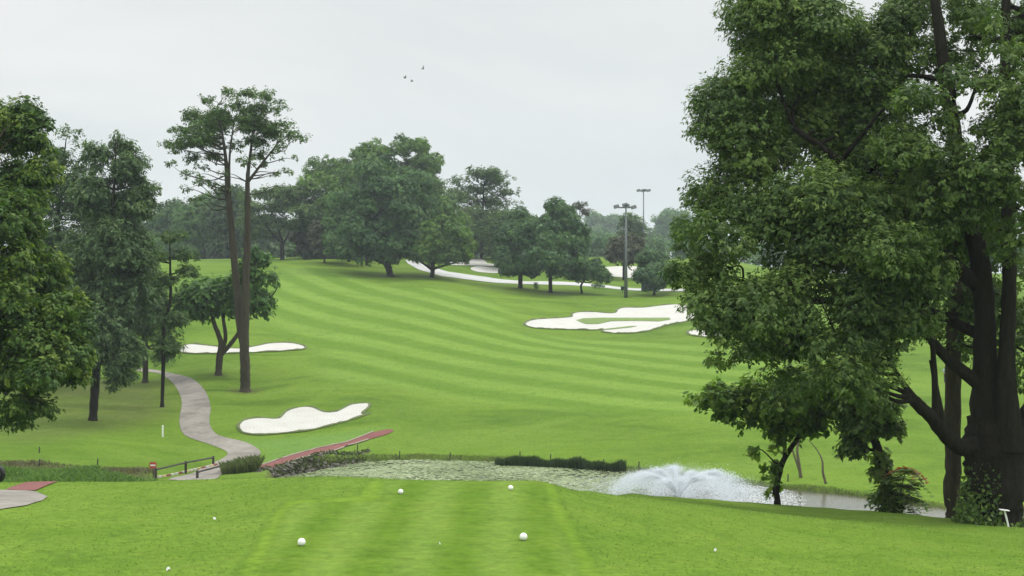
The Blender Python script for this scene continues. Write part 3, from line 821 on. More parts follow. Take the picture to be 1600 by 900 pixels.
# ------------------------------------------------------------------ trees
def make_crown(ells, d, K, nleaf, leaf, clump=.28, flat=.75, up=.55, droop=0.0, surf=.55, depth=1.0, r=None, jit=1.0, solid=0.0, twig=9, stagger=0.0, skirt=0.0):
    """ells: ellipses in photo pixels (cx, cy, rx, ry[, depth offset m]); returns leaf vertices, tints, clump centres"""
    r = r or rng
    ye = [e[1] for e in ells]; y0_, y1_ = min(ye), max(ye) + 1e-6
    ells = [(*e, r.uniform(-stagger, stagger) + skirt * (.5 - (e[1] - y0_) / (y1_ - y0_))) if len(e) == 4 else e for e in ells]
    area = np.array([e[2] * e[3] * (.35 if e[0] > 1640 or e[1] < -60 else 1.0) for e in ells], float)
    pick = r.choice(len(ells), K, p=area / area.sum())
    pick[:len(ells)] = np.arange(len(ells))[:K]
    cen = []; rad = []
    for e in pick:
        cx_, cy_, rx, ry, off = ells[e]
        s = (d + off) / F
        u = unit(1, r)[0]; k = surf + (1 - surf) * r.uniform() ** .7 if r.uniform() < .8 else r.uniform(0, surf)
        cs = clump * min(rx, ry) * s * r.uniform(.75, 1.35)
        ex = max(rx * s - cs * .7, 0); ez = max(ry * s - cs * .6, 0)
        ey = max(min(rx, 1.3 * ry) * s * depth - cs * .7, 0)
        o = px_point(cx_, cy_, d + off)
        cen.append((o[0] + u[0] * k * ex, o[1] + u[1] * k * ey, o[2] + u[2] * k * ez)); rad.append(cs)
    cen = np.array(cen); rad = np.array(rad)
    per = twig
    tw = np.maximum(3, (nleaf / per * rad ** 2 / (rad ** 2).sum()).astype(int))
    ti = np.repeat(np.arange(K), tw); nt_ = len(ti)
    u = unit(nt_, r)
    u[:, 2] = np.where(u[:, 2] < -.25, u[:, 2] * .5, u[:, 2]); u /= np.linalg.norm(u, axis=1, keepdims=True)
    k = np.clip(1 - np.abs(r.normal(0, .32 - .14 * solid, nt_)), .1, 1)[:, None]
    sq = np.array([1, 1, flat])
    o = cen[ti] + u * k * rad[ti][:, None] * sq * .92
    if droop: o[:, 2] -= droop * (np.hypot(u[:, 0], u[:, 1]) * k[:, 0]) ** 2 * rad[ti]
    dirn = u * .9 + unit(nt_, r) * .55 + np.array([0, 0, .15 - droop * .9]); dirn /= np.linalg.norm(dirn, axis=1, keepdims=True)
    tl = (.20 + .26 * (1 - solid)) * rad[ti] * r.uniform(.5, 1.6, nt_) + leaf[0]
    li = np.repeat(np.arange(nt_), per); n = len(li)
    q = r.uniform(0, 1, (n, 1))
    p = o[li] + dirn[li] * (q * tl[li][:, None]) * np.array([1, 1, .8]) + unit(n, r) * (leaf[0] * .75) * (1.1 - .5 * q)
    nrm = u[li] * (.55 + .5 * solid) + unit(n, r) * .5 + np.array([0, 0, up]); nrm /= np.linalg.norm(nrm, axis=1, keepdims=True)
    ax = dirn[li] + unit(n, r) * .8 - np.array([0, 0, .2 + droop * .5])
    sz = np.exp(r.normal(0, .28, n))
    v = scatter_leaves(p, nrm, ax, leaf[0] * sz, leaf[1] * sz * r.uniform(.8, 1.2, n))
    ct = np.clip(r.normal(.45, .15, K), .05, .95)
    tt_ = r.normal(0, .12, nt_) + .10 * (tl / (rad[ti] + .01) - .5)
    tint = np.clip(ct[ti][li] + tt_[li] + .12 * (q[:, 0] - .4) + r.normal(0, .10, n), 0, 1)
    return v, tint, cen, rad

def limb_path(a, c, r, sag=.25):
    """a bent limb from trunk point a to clump centre c"""
    a = np.asarray(a); c = np.asarray(c); e = c - a; L = np.linalg.norm(e)
    m1 = a + e * .35 + np.array([0, 0, -.10 * L * sag]) + r.normal(0, .05 * L, 3)
    m2 = a + e * .7 + np.array([0, 0, .06 * L]) + r.normal(0, .05 * L, 3)
    return np.array([a, m1, m2, c])

FULL = 1.0
def tree(name, label, cat, base, trunks, ells, K, nleaf, leaf, lm, bark='bark', group=None, limbs=12, limb_r=.3, seed=1, crown_name='crown', pads=False, **kw):
    """base (px, d); trunks: list of (points in photo pixels [(px,py,r_m[,depth m])...])"""
    r = np.random.default_rng(seed)
    d = base[1]
    g = ground_at(*base)
    root = empty(name, g, label, cat, group)
    V = []; Fc = []; nb_ = 0; tp = []
    def addtube(p, rad, n, wob=.05):
        nonlocal nb_
        v, f = tube_arrays(p, rad, n, wob); V.append(v); Fc.append(f + nb_); nb_ += len(v)
    for ti, t in enumerate(trunks):
        pts = [px_point(q[0], q[1], d) + np.array([0, q[3] if len(q) > 3 else 0, 0]) for q in t]; rad = [q[2] for q in t]
        if ti == 0:
            pts[0] = g + np.array([0, 0, -.25]); 
            pts.insert(1, g + (pts[1] - g) * .12 + np.array([0, 0, .15])); rad.insert(1, rad[0] * .78); rad[0] *= 1.25
        p, rr = smooth_path(pts, rad, 6); tp.append((p, rr))
        addtube(p, rr, 12)
    if not pads:
        K = int(K * 1.5); nleaf = int(nleaf * 1.75); kw['clump'] = kw.get('clump', .3) * 1.12
    else:
        ells = [(a, b, c * 1.15, e * 1.25, r.uniform(-3.5, 3.5)) for a, b, c, e in ells]
    v, tint, cen, rad = make_crown(ells, d, K, nleaf, leaf, r=r, **kw)
    order = r.permutation(len(cen))[:limbs]
    allp = np.vstack([t[0] for t in tp]); allr = np.concatenate([t[1] for t in tp])
    for ci in order:
        c = cen[ci]
        cand = allp.copy(); 
        cost = np.linalg.norm(cand - c, axis=1) + np.maximum(0, cand[:, 2] - c[2] + .15 * np.linalg.norm(cand[:, :2] - c[:2], axis=1)) * 2.5
        cost += (cand[:, 2] < g[2] + .22 * (allp[:, 2].max() - g[2])) * 1e3
        b = int(np.argmin(cost))
        q, rr = smooth_path(limb_path(allp[b], c, r), [min(allr[b] * .7, limb_r * 1.0)] + [min(allr[b] * .5, limb_r * .7), min(allr[b] * .35, limb_r * .45), limb_r * .12], 5)
        addtube(q, rr, 7)
        for _ in range(2):
            o = order[r.integers(len(order))] if False else r.integers(len(cen))
            if np.linalg.norm(cen[o] - c) < 3.5 * rad[ci]:
                s = q[len(q) // 2 + r.integers(0, 4)]
                q2, r2 = smooth_path(limb_path(s, cen[o], r), [limb_r * .35, limb_r * .25, limb_r * .15, limb_r * .05], 4)
                addtube(q2, r2, 5)
    mesh_obj('trunk', np.vstack(V), np.vstack(Fc), M[bark], root, True, origin=g)
    mesh_obj(crown_name, v, quads(len(v) // 4), M[lm], root, False, origin=g, tint=tint)
    return root

def pads_px(lst, ry=None): return [(a, b, c, e) for a, b, c, e in lst]

exec_trees = True
# --- the big tree on the right
tree('broad_tree', 'huge dark green tree with massive ivy-clad trunk and low curved limb', 'tree', (1555, 46),
     [[(1555, 815, 1.0), (1556, 770, .92), (1555, 730, .88), (1552, 690, .92), (1550, 650, .75)],
      [(1545, 700, .6), (1540, 560, .36), (1533, 420, .30), (1506, 300, .27), (1486, 180, .22), (1470, 70, .18), (1452, -60, .13)],
      [(1566, 700, .5, -.5), (1563, 560, .24, -.6), (1569, 420, .22, -.5), (1573, 250, .19), (1570, 60, .15), (1576, -90, .1)],
      [(1590, 700, .6), (1640, 610, .45), (1700, 470, .36), (1740, 300, .25)],
      [(1545, 690, .5), (1500, 697, .26, -.5), (1470, 680, .24, -.9), (1440, 648, .21, -1.2), (1411, 622, .18, -1.4), (1396, 600, .09, -1.5), (1370, 560, .05, -1.5)],
      [(1445, 655, .13, -1.2), (1444, 600, .10, -1.2), (1438, 520, .07, -1.2), (1425, 420, .04, -1)],
      [(1462, 675, .12, -1), (1446, 590, .08, -1), (1440, 560, .05, -1)],
      [(1545, 610, .26), (1480, 560, .17), (1430, 500, .13), (1330, 400, .08), (1275, 372, .05)],
      [(1535, 450, .26), (1450, 380, .2), (1350, 280, .15), (1240, 200, .08)],
      [(1548, 545, .2, .1), (1530, 520, .18, .5), (1420, 470, .13, 2), (1280, 470, .12, 2.5), (1150, 430, .06, 2.5)]],
     [(1228, 50, 112, 105), (1180, 180, 102, 105), (1165, 300, 92, 90), (1108, 385, 68, 74), (1108, 460, 66, 60), (1095, 350, 44, 46), (1080, 430, 42, 50), (1180, 500, 92, 70), (1290, 160, 120, 130), (1395, 90, 85, 120),
      (1295, 330, 135, 115), (1280, 480, 140, 85), (1390, 290, 90, 100), (1395, 430, 95, 110), (1330, 575, 120, 60), (1180, 560, 85, 50), (1240, 620, 70, 28), (1350, 640, 60, 22),
      (1490, 230, 50, 70, -2), (1450, 310, 80, 80, -2.5), (1545, 270, 70, 80, -2.8), (1568, 180, 60, 70, -2.4), (1585, 350, 50, 70, -2.6), (1425, 430, 60, 70, -3), (1395, 510, 60, 50, -2.4), (1500, 480, 60, 70, 2.5), (1500, 60, 40, 70, 2.5), (1570, 480, 60, 80, 3), (1560, 560, 70, 40, 3.5), (1480, 150, 50, 50, -3), (1500, 300, 60, 60, -3), (1590, 250, 50, 70, -3), (1390, 380, 70, 70, -3.5), (1455, 440, 50, 70, 4), (1520, 400, 60, 80, 4), (1592, 460, 40, 80, 4), (1590, 590, 30, 40, 3), (1590, 380, 30, 50, -3), (1440, 530, 30, 40, 3), (1595, 150, 30, 60, -3), (1575, 250, 40, 50, -3.2), (1505, 15, 50, 60, 1), (1592, 20, 40, 60, 0), (1540, 120, 46, 60, 1), (1470, 95, 46, 60, 2), (1335, 605, 80, 38, -2), (1375, 565, 50, 45, -2.5), (1250, 590, 80, 40, -1), (1540, 200, 50, 60, -2.2), (1520, 240, 60, 60, -3), (1580, 300, 50, 60, -3.4), (1580, 60, 50, 70, -2), (1585, 180, 50, 70, -3), (1590, 110, 40, 60, -2.4), (1420, 200, 60, 80, -3), (1555, 40, 48, 60), (1592, 560, 40, 45, 2), (1225, -90, 130, 80), (1400, -80, 150, 90),
      (1700, 60, 130, 150), (1720, 260, 110, 120), (1700, 440, 90, 80)],
     470, 315000, (.115, .058), 'leaf_big', 'bark_dark', limbs=60, limb_r=.10, seed=11, clump=.33, flat=.78, surf=.78, depth=.9, droop=.15, solid=.6, stagger=1.4, skirt=6.5)
tree('slender_tree', 'slim straight trunk with a pale green tuft in front of the huge tree', 'tree', (1491, 48.5),
     [[(1491, 815, .30), (1487, 770, .27), (1490, 730, .26), (1489, 660, .27), (1490, 560, .25), (1492, 470, .22), (1490, 375, .19), (1490, 320, .12)]],
     [(1495, 335, 68, 48), (1460, 375, 35, 26), (1530, 375, 32, 25), (1500, 395, 30, 18)], 46, 16000, (.15, .08), 'leaf_bright', 'bark', limbs=10, limb_r=.06, seed=12, clump=.42)
tree('young_tree', 'small leaning tree with broad leaves beside the fountain', 'tree', (1215, 52),
     [[(1215, 797, .13), (1213, 765, .12), (1222, 725, .10), (1243, 690, .085), (1265, 660, .07), (1285, 630, .04)],
      [(1226, 718, .07), (1226, 690, .065), (1222, 660, .05), (1205, 630, .03)]],
     [(1120, 615, 36, 28), (1150, 645, 40, 20), (1165, 610, 40, 30), (1215, 630, 45, 36), (1270, 600, 55, 38), (1255, 650, 40, 28), (1300, 620, 40, 30), (1222, 668, 25, 20), (1180, 708, 9, 9), (1203, 722, 8, 8), (1206, 752, 10, 26), (1215, 690, 14, 16)],
     85, 11000, (.21, .125), 'leaf_sapling', 'bark_dark', limbs=22, limb_r=.045, seed=13, clump=.5, droop=.5, flat=.8)
tree('creeper_clad_tree', 'creeper clad trunk with drooping leaves just behind the red tipped shrub', 'tree', (1389, 51),
     [[(1391, 801, .19), (1386, 770, .18), (1381, 735, .165), (1371, 700, .15), (1358, 665, .14), (1344, 630, .11), (1335, 590, .07)]],
     [(1348, 655, 28, 30), (1335, 690, 18, 24), (1365, 630, 40, 24), (1390, 660, 20, 18), (1378, 720, 12, 30), (1386, 770, 15, 30), (1393, 792, 18, 14), (1330, 625, 30, 20)],
     70, 9500, (.20, .12), 'leaf_big', 'bark_dark', limbs=14, limb_r=.05, seed=14, clump=.5, droop=.6, surf=.4)

# dead saplings on the far bank
def dead(base, paths, label):
    g = ground_at(*base); root = empty('dead_sapling', g, label, 'sapling')
    mb = MB()
    for t in paths:
        p, rr = smooth_path([px_point(a, b, base[1]) for a, b, _ in t], [c * .62 for *_, c in t], 5)
        mb.tube(p - g, rr, 6)
    mb.build('stem', M['dead'], root, True)
dead((1250, 97.5), [[(1252, 749, .19), (1248, 720, .16), (1246, 700, .13), (1252, 672, .08)], [(1249, 735, .12), (1239, 705, .10), (1236, 690, .05)]], 'forked dead stump standing on the far pond bank')
dead((1290, 95.4), [[(1291, 757, .14), (1286, 738, .13), (1285, 720, .09), (1276, 702, .06), (1262, 686, .03)]], 'thin bent dead sapling near the forked stump')

# shrub with pinnate leaves
def shrub():
    r = np.random.default_rng(5); g = ground_at(1408, 50.0)
    root = empty('shrub', g, 'leafy shrub with feathered leaves and red young tips', 'shrub')
    st = MB(); L = []; Nn = []; A = []; red = []
    tips = [((1415, 735), 12, -1), ((1412, 760), 10, 0), ((1400, 775), 9, 0), ((1420, 780), 9, 0), ((1395, 750), 5, 0)]
    for (tx, ty), nf, red_t in tips:
        top = px_point(tx, ty, 50 + r.uniform(-.4, .4)) - g
        p, rr = smooth_path([(0, 0, -.05), top * .5 + r.normal(0, .05, 3), top], [.03, .024, .015], 4); st.tube(p, rr, 6)
        for k in range(nf):
            a = 2 * math.pi * k / nf + r.uniform(-.3, .3); ln = r.uniform(.5, .95); lift = r.uniform(.25, .8)
            t = np.linspace(0, 1, 9)[:, None]
            rach = top + t * ln * np.array([math.cos(a), math.sin(a), 0]) + np.array([0, 0, 1]) * (lift * t - 1.0 * t * t) * ln
            st.tube(rach, np.linspace(.009, .004, 9), 4)
            side = np.array([-math.sin(a), math.cos(a), 0])
            for j in range(1, 9):
                for s in (-1, 1):
                    ax = side * s + np.array([math.cos(a), math.sin(a), 0]) * .45 + np.array([0, 0, -.55]); ax /= np.linalg.norm(ax)
                    L.append(rach[j] + ax * .12); A.append(ax); Nn.append(np.array([0, 0, 1]) + r.normal(0, .25, 3)); red.append(red_t and k < 6)
    st.build('stems', M['bark_dark'], root)
    L, A, Nn, red = np.array(L), np.array(A), np.array(Nn), np.array(red, bool)
    Nn /= np.linalg.norm(Nn, axis=1, keepdims=True)
    for nm, msk, mt in (('leaves', ~red, 'leaf_big'), ('young_leaves', red, 'leaf_red')):
        v = scatter_leaves(L[msk], Nn[msk], A[msk], .33, .12)
        o = mesh_obj(nm, v, quads(len(v) // 4), M[mt], root, tint=r.uniform(0.1, .8, msk.sum()))
        if nm == 'young_leaves': o['label'] = 'reddish brown young leaves'
shrub()
# ivy and weeds at the foot of the big trunk
def ivy():
    r = np.random.default_rng(9); g = ground_at(1525, 45.2); n = 5200
    a = r.uniform(0, 2 * np.pi, n); h = r.uniform(0, 1, n) ** 1.6 * 2.1
    rad = 1.15 * (1 - .18 * h) + r.normal(0, .08, n)
    c = ground_at(1555, 46)
    p = np.column_stack([c[0] + rad * np.cos(a), 46 + rad * np.sin(a), c[2] + h])
    keep = (np.cos(a) < -.15) | (h < .25)
    p = p[keep & (r.uniform(0, 1, n) < .6)] ; k = 350
    q = np.column_stack([g[0] + r.normal(-.1, .22, k), g[1] + r.normal(0, .3, k), g[2] + np.abs(r.normal(0, .3, k))])
    p = np.vstack([p, q])
    v = scatter_leaves(p, unit(len(p), r) + np.array([-.3, -.5, .5]), unit(len(p), r), .13, .10)
    o = mesh_obj('ivy', v, quads(len(p)), M['leaf_big'], origin=g, tint=r.uniform(.1, .9, len(p)))
    props(o, 'dark green ivy climbing the foot of the massive trunk', 'ivy')
ivy()

# --- left foreground tree
tree('leafy_tree', 'big leafy tree with yellow green sprays hanging in from left edge', 'tree', (-70, 60),
     [[(-70, 760, .6), (-72, 600, .5), (-68, 450, .38), (-55, 330, .2), (-40, 240, .06)]],
     [(25, 195, 55, 48), (70, 215, 24, 34), (25, 280, 62, 60), (-10, 390, 75, 90), (35, 350, 40, 50), (45, 450, 55, 55), (95, 505, 46, 50), (60, 560, 70, 55), (105, 560, 38, 48), (40, 630, 55, 40), (-10, 640, 60, 30), (-70, 250, 70, 100), (-100, 450, 90, 120), (-110, 600, 90, 60), (112, 490, 34, 44), (60, 425, 46, 50), (0, 330, 60, 60), (0, 480, 70, 60), (10, 560, 70, 60), (85, 550, 50, 50), (120, 530, 26, 40), (60, 250, 36, 40)],
     170, 130000, (.165, .095), 'leaf_fore', 'bark', limbs=46, limb_r=.05, seed=21, clump=.36, droop=.45, surf=.7, solid=.4, stagger=1.4, skirt=4.5)

# --- trees on the left slope
LG = 'trees on the slope left of the cart path'
tree('airy_tree', 'tall open crowned tree rising behind the hanging yellow green sprays', 'tree', (82, 142),
     [[(82, 610, .42), (84, 480, .34), (88, 360, .26), (96, 280, .13), (104, 215, .04)], [(88, 350, .18), (114, 300, .1), (124, 250, .04)]],
     [(100, 212, 26, 20), (88, 245, 34, 26), (118, 265, 34, 22), (70, 285, 34, 30), (140, 300, 30, 22), (100, 320, 42, 26), (88, 380, 44, 50), (95, 450, 50, 55), (100, 520, 46, 55), (75, 560, 40, 40), (112, 290, 34, 30), (130, 340, 34, 40), (60, 330, 36, 40), (104, 205, 14, 14), (125, 235, 22, 20), (128, 400, 40, 50)],
     175, 34000, (.30, .13), 'leaf_wispy', 'bark_dark', LG, 34, .1, 22, clump=.34, flat=.62, surf=.2)
tree('drooping_tree', 'tall blue green tree with drooping foliage and low hanging branch', 'tree', (145, 122),
     [[(144, 657, .42), (148, 610, .36), (152, 560, .34), (160, 460, .3), (172, 360, .2), (180, 270, .09), (181, 215, .03)]],
     [(172, 212, 26, 12), (196, 236, 24, 16), (150, 240, 24, 16), (175, 265, 44, 26), (212, 275, 22, 18), (180, 320, 52, 40), (218, 330, 20, 22), (180, 380, 60, 45), (172, 440, 62, 45), (170, 500, 58, 45), (150, 545, 40, 32), (183, 580, 26, 34), (195, 545, 30, 28), (120, 470, 40, 50), (181, 205, 16, 10), (150, 235, 28, 20), (210, 250, 28, 22), (195, 224, 26, 14), (225, 290, 20, 24), (165, 228, 22, 14), (205, 255, 24, 18), (215, 310, 26, 30), (222, 400, 24, 45), (225, 470, 22, 36), (125, 400, 34, 50), (150, 300, 34, 36)],
     185, 68000, (.30, .12), 'leaf_wispy', 'bark_dark', LG, 34, .16, 23, clump=.33, droop=.8, flat=.85, surf=.6, stagger=1.2, skirt=4.0)
tree('feathery_tree', 'shorter feathery tree with straight trunk standing where the path bends', 'tree', (227, 150),
     [[(227, 598, .36), (227, 550, .3), (226, 500, .26), (222, 440, .2), (220, 380, .1)]],
     [(222, 400, 34, 40), (228, 460, 42, 38), (212, 500, 36, 30), (240, 505, 40, 24), (268, 530, 28, 18), (250, 555, 24, 16), (200, 440, 34, 40)],
     75, 15000, (.36, .12), 'leaf_wispy', 'bark', LG, 18, .12, 24, clump=.38, droop=.8, surf=.4)
tree('slim_tree', 'thin dark pole like tree with sparse layered sprays near the white stake', 'tree', (253, 132),
     [[(253, 636, .2), (255, 570, .17), (256, 510, .16), (266, 470, .14), (266, 420, .1), (265, 368, .05)]],
     [(262, 372, 30, 8), (290, 368, 26, 7), (282, 400, 30, 9), (246, 402, 24, 9), (296, 425, 18, 12), (255, 440, 26, 12), (236, 465, 22, 12), (268, 500, 24, 14), (250, 530, 22, 12), (262, 545, 16, 20)],
     60, 5600, (.30, .12), 'leaf_feather', 'bark_dark', LG, 24, .06, 25, clump=.75, flat=.5, surf=.2)
tree('branching_tree', 'low tree with several bare stems forking near the ground by the bunker', 'tree', (341, 150),
     [[(341, 586, .42), (343, 560, .36), (345, 535, .28), (333, 500, .2), (325, 460, .1)],
      [(342, 560, .22), (352, 530, .2), (349, 500, .18), (344, 470, .1)],
      [(345, 555, .24), (362, 535, .22), (374, 515, .2), (368, 485, .12)],
      [(372, 518, .16), (384, 500, .14), (395, 470, .08)], [(398, 480, .1), (418, 468, .08), (432, 452, .05), (434, 432, .03)]],
     [(300, 455, 24, 24), (398, 402, 20, 18), (416, 430, 22, 18), (365, 445, 28, 20), (405, 470, 26, 20), (298, 470, 26, 32), (325, 455, 36, 30), (318, 490, 30, 18), (352, 470, 36, 28), (385, 470, 28, 28), (405, 435, 30, 16), (402, 470, 24, 24), (395, 405, 20, 18), (415, 490, 14, 12), (380, 430, 24, 24)],
     95, 9500, (.42, .24), 'leaf_dome', 'bark', None, 24, .12, 26, clump=.5, droop=.35, surf=.5)
TP = [(360, 144, 20, 9), (388, 147, 18, 9), (412, 151, 18, 9), (430, 160, 14, 7), (324, 158, 18, 9), (300, 182, 20, 12), (336, 176, 24, 12), (372, 168, 24, 12), (408, 170, 20, 11), (434, 174, 14, 9), (284, 205, 20, 12), (316, 200, 24, 13), (352, 204, 26, 13), (384, 200, 24, 12), (414, 196, 20, 11), (442, 193, 18, 9), (262, 224, 14, 8), (292, 226, 22, 11), (326, 224, 24, 12), (400, 220, 24, 11), (430, 212, 20, 10), (456, 212, 16, 8), (473, 219, 12, 6), (302, 246, 18, 9), (332, 246, 16, 9), (408, 241, 16, 8), (436, 230, 16, 8), (366, 230, 16, 9), (292, 272, 20, 6), (316, 282, 16, 7), (462, 248, 16, 4), (444, 252, 14, 3), (294, 296, 16, 4), (345, 270, 14, 6), (340, 190, 34, 12), (385, 184, 34, 12), (310, 216, 30, 12), (420, 205, 30, 12), (275, 236, 16, 7), (318, 264, 18, 7), (380, 252, 18, 7), (268, 256, 16, 5), (330, 292, 16, 6), (300, 312, 12, 3), (455, 268, 16, 4), (430, 272, 16, 4), (412, 258, 16, 5), (436, 290, 10, 3), (350, 300, 12, 5)]
tree('umbrella_tree', 'tall twin stemmed tree with flat open layered crown', 'tree', (383, 142),
     [[(383, 612, .60), (383, 580, .48), (382, 540, .45), (383, 480, .40), (386, 400, .33), (387, 330, .28), (387, 280, .2), (392, 235, .13), (398, 190, .06)],
      [(381, 550, .34, .3), (374, 510, .38, .5), (368, 450, .36, .6), (362, 380, .33, .6), (355, 300, .27, .5), (352, 250, .18, .4), (346, 200, .10), (340, 165, .05)],
      [(357, 300, .14, .4), (358, 240, .1, .4), (366, 190, .05)],
      [(387, 285, .16), (410, 255, .11), (436, 222, .05)]],
     TP, 300, 30000, (.25, .11), 'leaf_feather', 'bark', None, 130, .07, 27, pads=True, clump=.66, flat=.62, surf=.15, depth=1.9)

# --- hilltop trees
HG = 'domed trees along the hilltop'
def far_tree(label, base, ells, K, nl, leaf, lm, seed, name='hill_tree', trunk=None, tr=.4, top=None, grp=HG, bark='bark_dark', limbs=12, **kw):
    if lm in ('leaf_dome', 'leaf_bright', 'leaf_deep') and 'clump' in kw: kw.setdefault('solid', 1.0); kw.setdefault('surf', .88); kw['clump'] *= .92; kw.setdefault('flat', .85); kw.setdefault('stagger', 1.6); kw.setdefault('skirt', 6.0); K = max(14, int(K * .55)); nl = int(nl * 1.45); leaf = (leaf[0] * .78, leaf[1] * .78)
    g = ground_at(*base); by = HOR + F * (CAMZ - g[2]) / base[1]
    tx, ty = top or (base[0], sum(e[1] for e in ells) / len(ells))
    t = trunk or [[(base[0], by, tr), (base[0] + (tx - base[0]) * .3, by + (ty - by) * .35, tr * .8), (tx, ty, tr * .35)]]
    return tree(name, label, 'tree', base, t, ells, K, nl, leaf, lm, bark, grp, limbs, kw.pop('limb_r', .22), seed, **kw)

L3 = (.52, .34)
far_tree('tall fresh green tree behind the biggest dome tree, its left half', (535, 305), [(510, 268, 34, 28), (495, 290, 28, 30), (535, 262, 34, 24), (565, 255, 34, 22), (560, 290, 50, 40), (520, 310, 40, 35)], 75, 20000, L3, 'leaf_bright', 31, clump=.4)
far_tree('tallest fresh green tree with knobbly top behind the biggest dome tree', (640, 306), [(580, 238, 26, 20), (612, 228, 34, 20), (640, 240, 38, 26), (668, 255, 26, 26), (680, 285, 20, 34), (640, 280, 55, 45), (590, 265, 40, 30)], 85, 24000, L3, 'leaf_bright', 32, clump=.38)
far_tree('biggest dark dome tree with a short leaning trunk on the hilltop', (610, 268), [(600, 275, 50, 34), (590, 315, 66, 50), (635, 320, 52, 60), (570, 365, 48, 50), (620, 375, 50, 40), (600, 350, 60, 55), (605, 398, 40, 18)], 170, 44000, L3, 'leaf_deep', 33,
         trunk=[[(613, 430, .75), (606, 416, .6), (600, 400, .5), (598, 340, .25)], [(603, 412, .35), (585, 405, .26), (566, 396, .16)], [(606, 414, .3), (618, 404, .22), (626, 392, .12)]], clump=.30, limbs=20)
far_tree('pale green small tree leaning against the left side of the biggest dome', (573, 284), [(538, 320, 26, 34), (530, 355, 26, 34), (545, 375, 34, 26), (520, 380, 18, 20)], 60, 13000, L3, 'leaf_dome', 34, clump=.4, trunk=[[(573, 412, .35), (571, 398, .3), (555, 370, .15)]])
far_tree('little thin trunk tree second left of the biggest dome', (545, 289), [(540, 385, 16, 14), (552, 380, 14, 16)], 14, 2600, L3, 'leaf_dome', 35, tr=.35, clump=.6)
far_tree('little thin trunk tree before the dark clipped hedge', (507, 284), [(507, 378, 18, 20), (500, 362, 14, 16)], 16, 3200, L3, 'leaf_brown', 36, tr=.25, clump=.6)
far_tree('medium round tree with splayed low boughs beside the pale hill path', (675, 268), [(690, 345, 42, 36), (668, 372, 38, 40), (710, 372, 38, 42), (690, 390, 54, 26), (655, 392, 24, 24), (728, 395, 20, 26)], 130, 26000, L3, 'leaf_bright', 37,
         trunk=[[(675, 434, .5), (676, 422, .42), (678, 400, .3), (688, 350, .12)], [(675, 421, .28), (662, 412, .2), (650, 404, .12)], [(677, 420, .26), (694, 415, .18), (712, 410, .12)]], clump=.34, limbs=16)
JP = [(752, 272, 34, 10), (720, 282, 26, 8), (775, 282, 34, 9), (740, 298, 40, 11), (790, 302, 28, 8), (715, 310, 30, 12), (765, 316, 40, 11), (800, 318, 22, 7), (735, 335, 40, 14), (780, 338, 34, 12), (745, 360, 44, 22), (770, 270, 22, 7), (752, 385, 50, 18)]
far_tree('wide layered feathery tree on the skyline between dome trees', (752, 335), JP, 230, 42000, (.6, .26), 'leaf_feather', 38, name='layered_tree', top=(756, 290), pads=True, clump=.7, flat=.45, grp=None, surf=.1, depth=1.8, limbs=60, limb_r=.12, tr=.4)
far_tree('olive green tree tucked behind the left side of the twin domes', (800, 318), [(805, 345, 32, 22), (785, 368, 30, 26), (820, 365, 30, 30), (795, 390, 36, 20)], 60, 13000, L3, 'leaf_feather', 39, clump=.45, grp=None, flat=.55)
far_tree('tall dark dome tree with pointed top near the lamp mast', (860, 256), [(868, 345, 34, 32), (850, 370, 40, 38), (888, 375, 32, 40), (868, 400, 50, 36), (900, 400, 22, 30), (840, 410, 30, 26)], 140, 32000, L3, 'leaf_deep', 40, clump=.33, tr=.42, limbs=16)
far_tree('dark narrow dome tree joined to the left of the tall dark dome', (813, 262), [(812, 350, 24, 28), (806, 380, 30, 36), (798, 405, 24, 26), (822, 412, 22, 22)], 80, 17000, L3, 'leaf_deep', 41, clump=.4, tr=.5)
far_tree('small spreading tree with bent thin trunk right of the domes', (909, 256), [(925, 424, 26, 15), (905, 428, 20, 12), (942, 430, 14, 11), (922, 412, 16, 9)], 36, 6000, (.45, .28), 'leaf_deep', 42, name='small_tree', clump=.55, tr=.22,
         trunk=[[(909, 458, .22), (908, 446, .18), (914, 437, .14), (925, 425, .06)]], grp=None)
far_tree('dark small tree next to the green cabinet', (1022, 257), [(1018, 412, 24, 20), (1030, 430, 22, 22), (1008, 432, 16, 16), (1045, 420, 22, 22), (1020, 445, 14, 10)], 55, 11000, (.45, .28), 'leaf_deep', 43, name='small_tree', clump=.5, tr=.28, grp=None)
far_tree('thin wispy bare topped tree peeping over the tall dark dome', (906, 300), [(905, 322, 12, 6), (893, 327, 10, 6), (914, 332, 6, 6)], 14, 700, (.4, .2), 'leaf_brown', 44, name='wispy_tree', tr=.2, clump=.6, grp=None, limb_r=.1)
far_tree('dull brown green tree right behind the near lamp mast', (975, 300), [(975, 385, 22, 22), (985, 400, 22, 18), (962, 400, 16, 14), (990, 375, 14, 14)], 36, 6500, L3, 'leaf_brown', 45, clump=.5, grp=None)
far_tree('loose airy tree on the skyline between the two lamp masts', (985, 400), [(985, 342, 16, 10), (975, 355, 14, 10), (1000, 352, 14, 10), (988, 370, 20, 16)], 34, 3600, (.6, .3), 'leaf_feather', 46, name='airy_tree', clump=.5, grp=None)
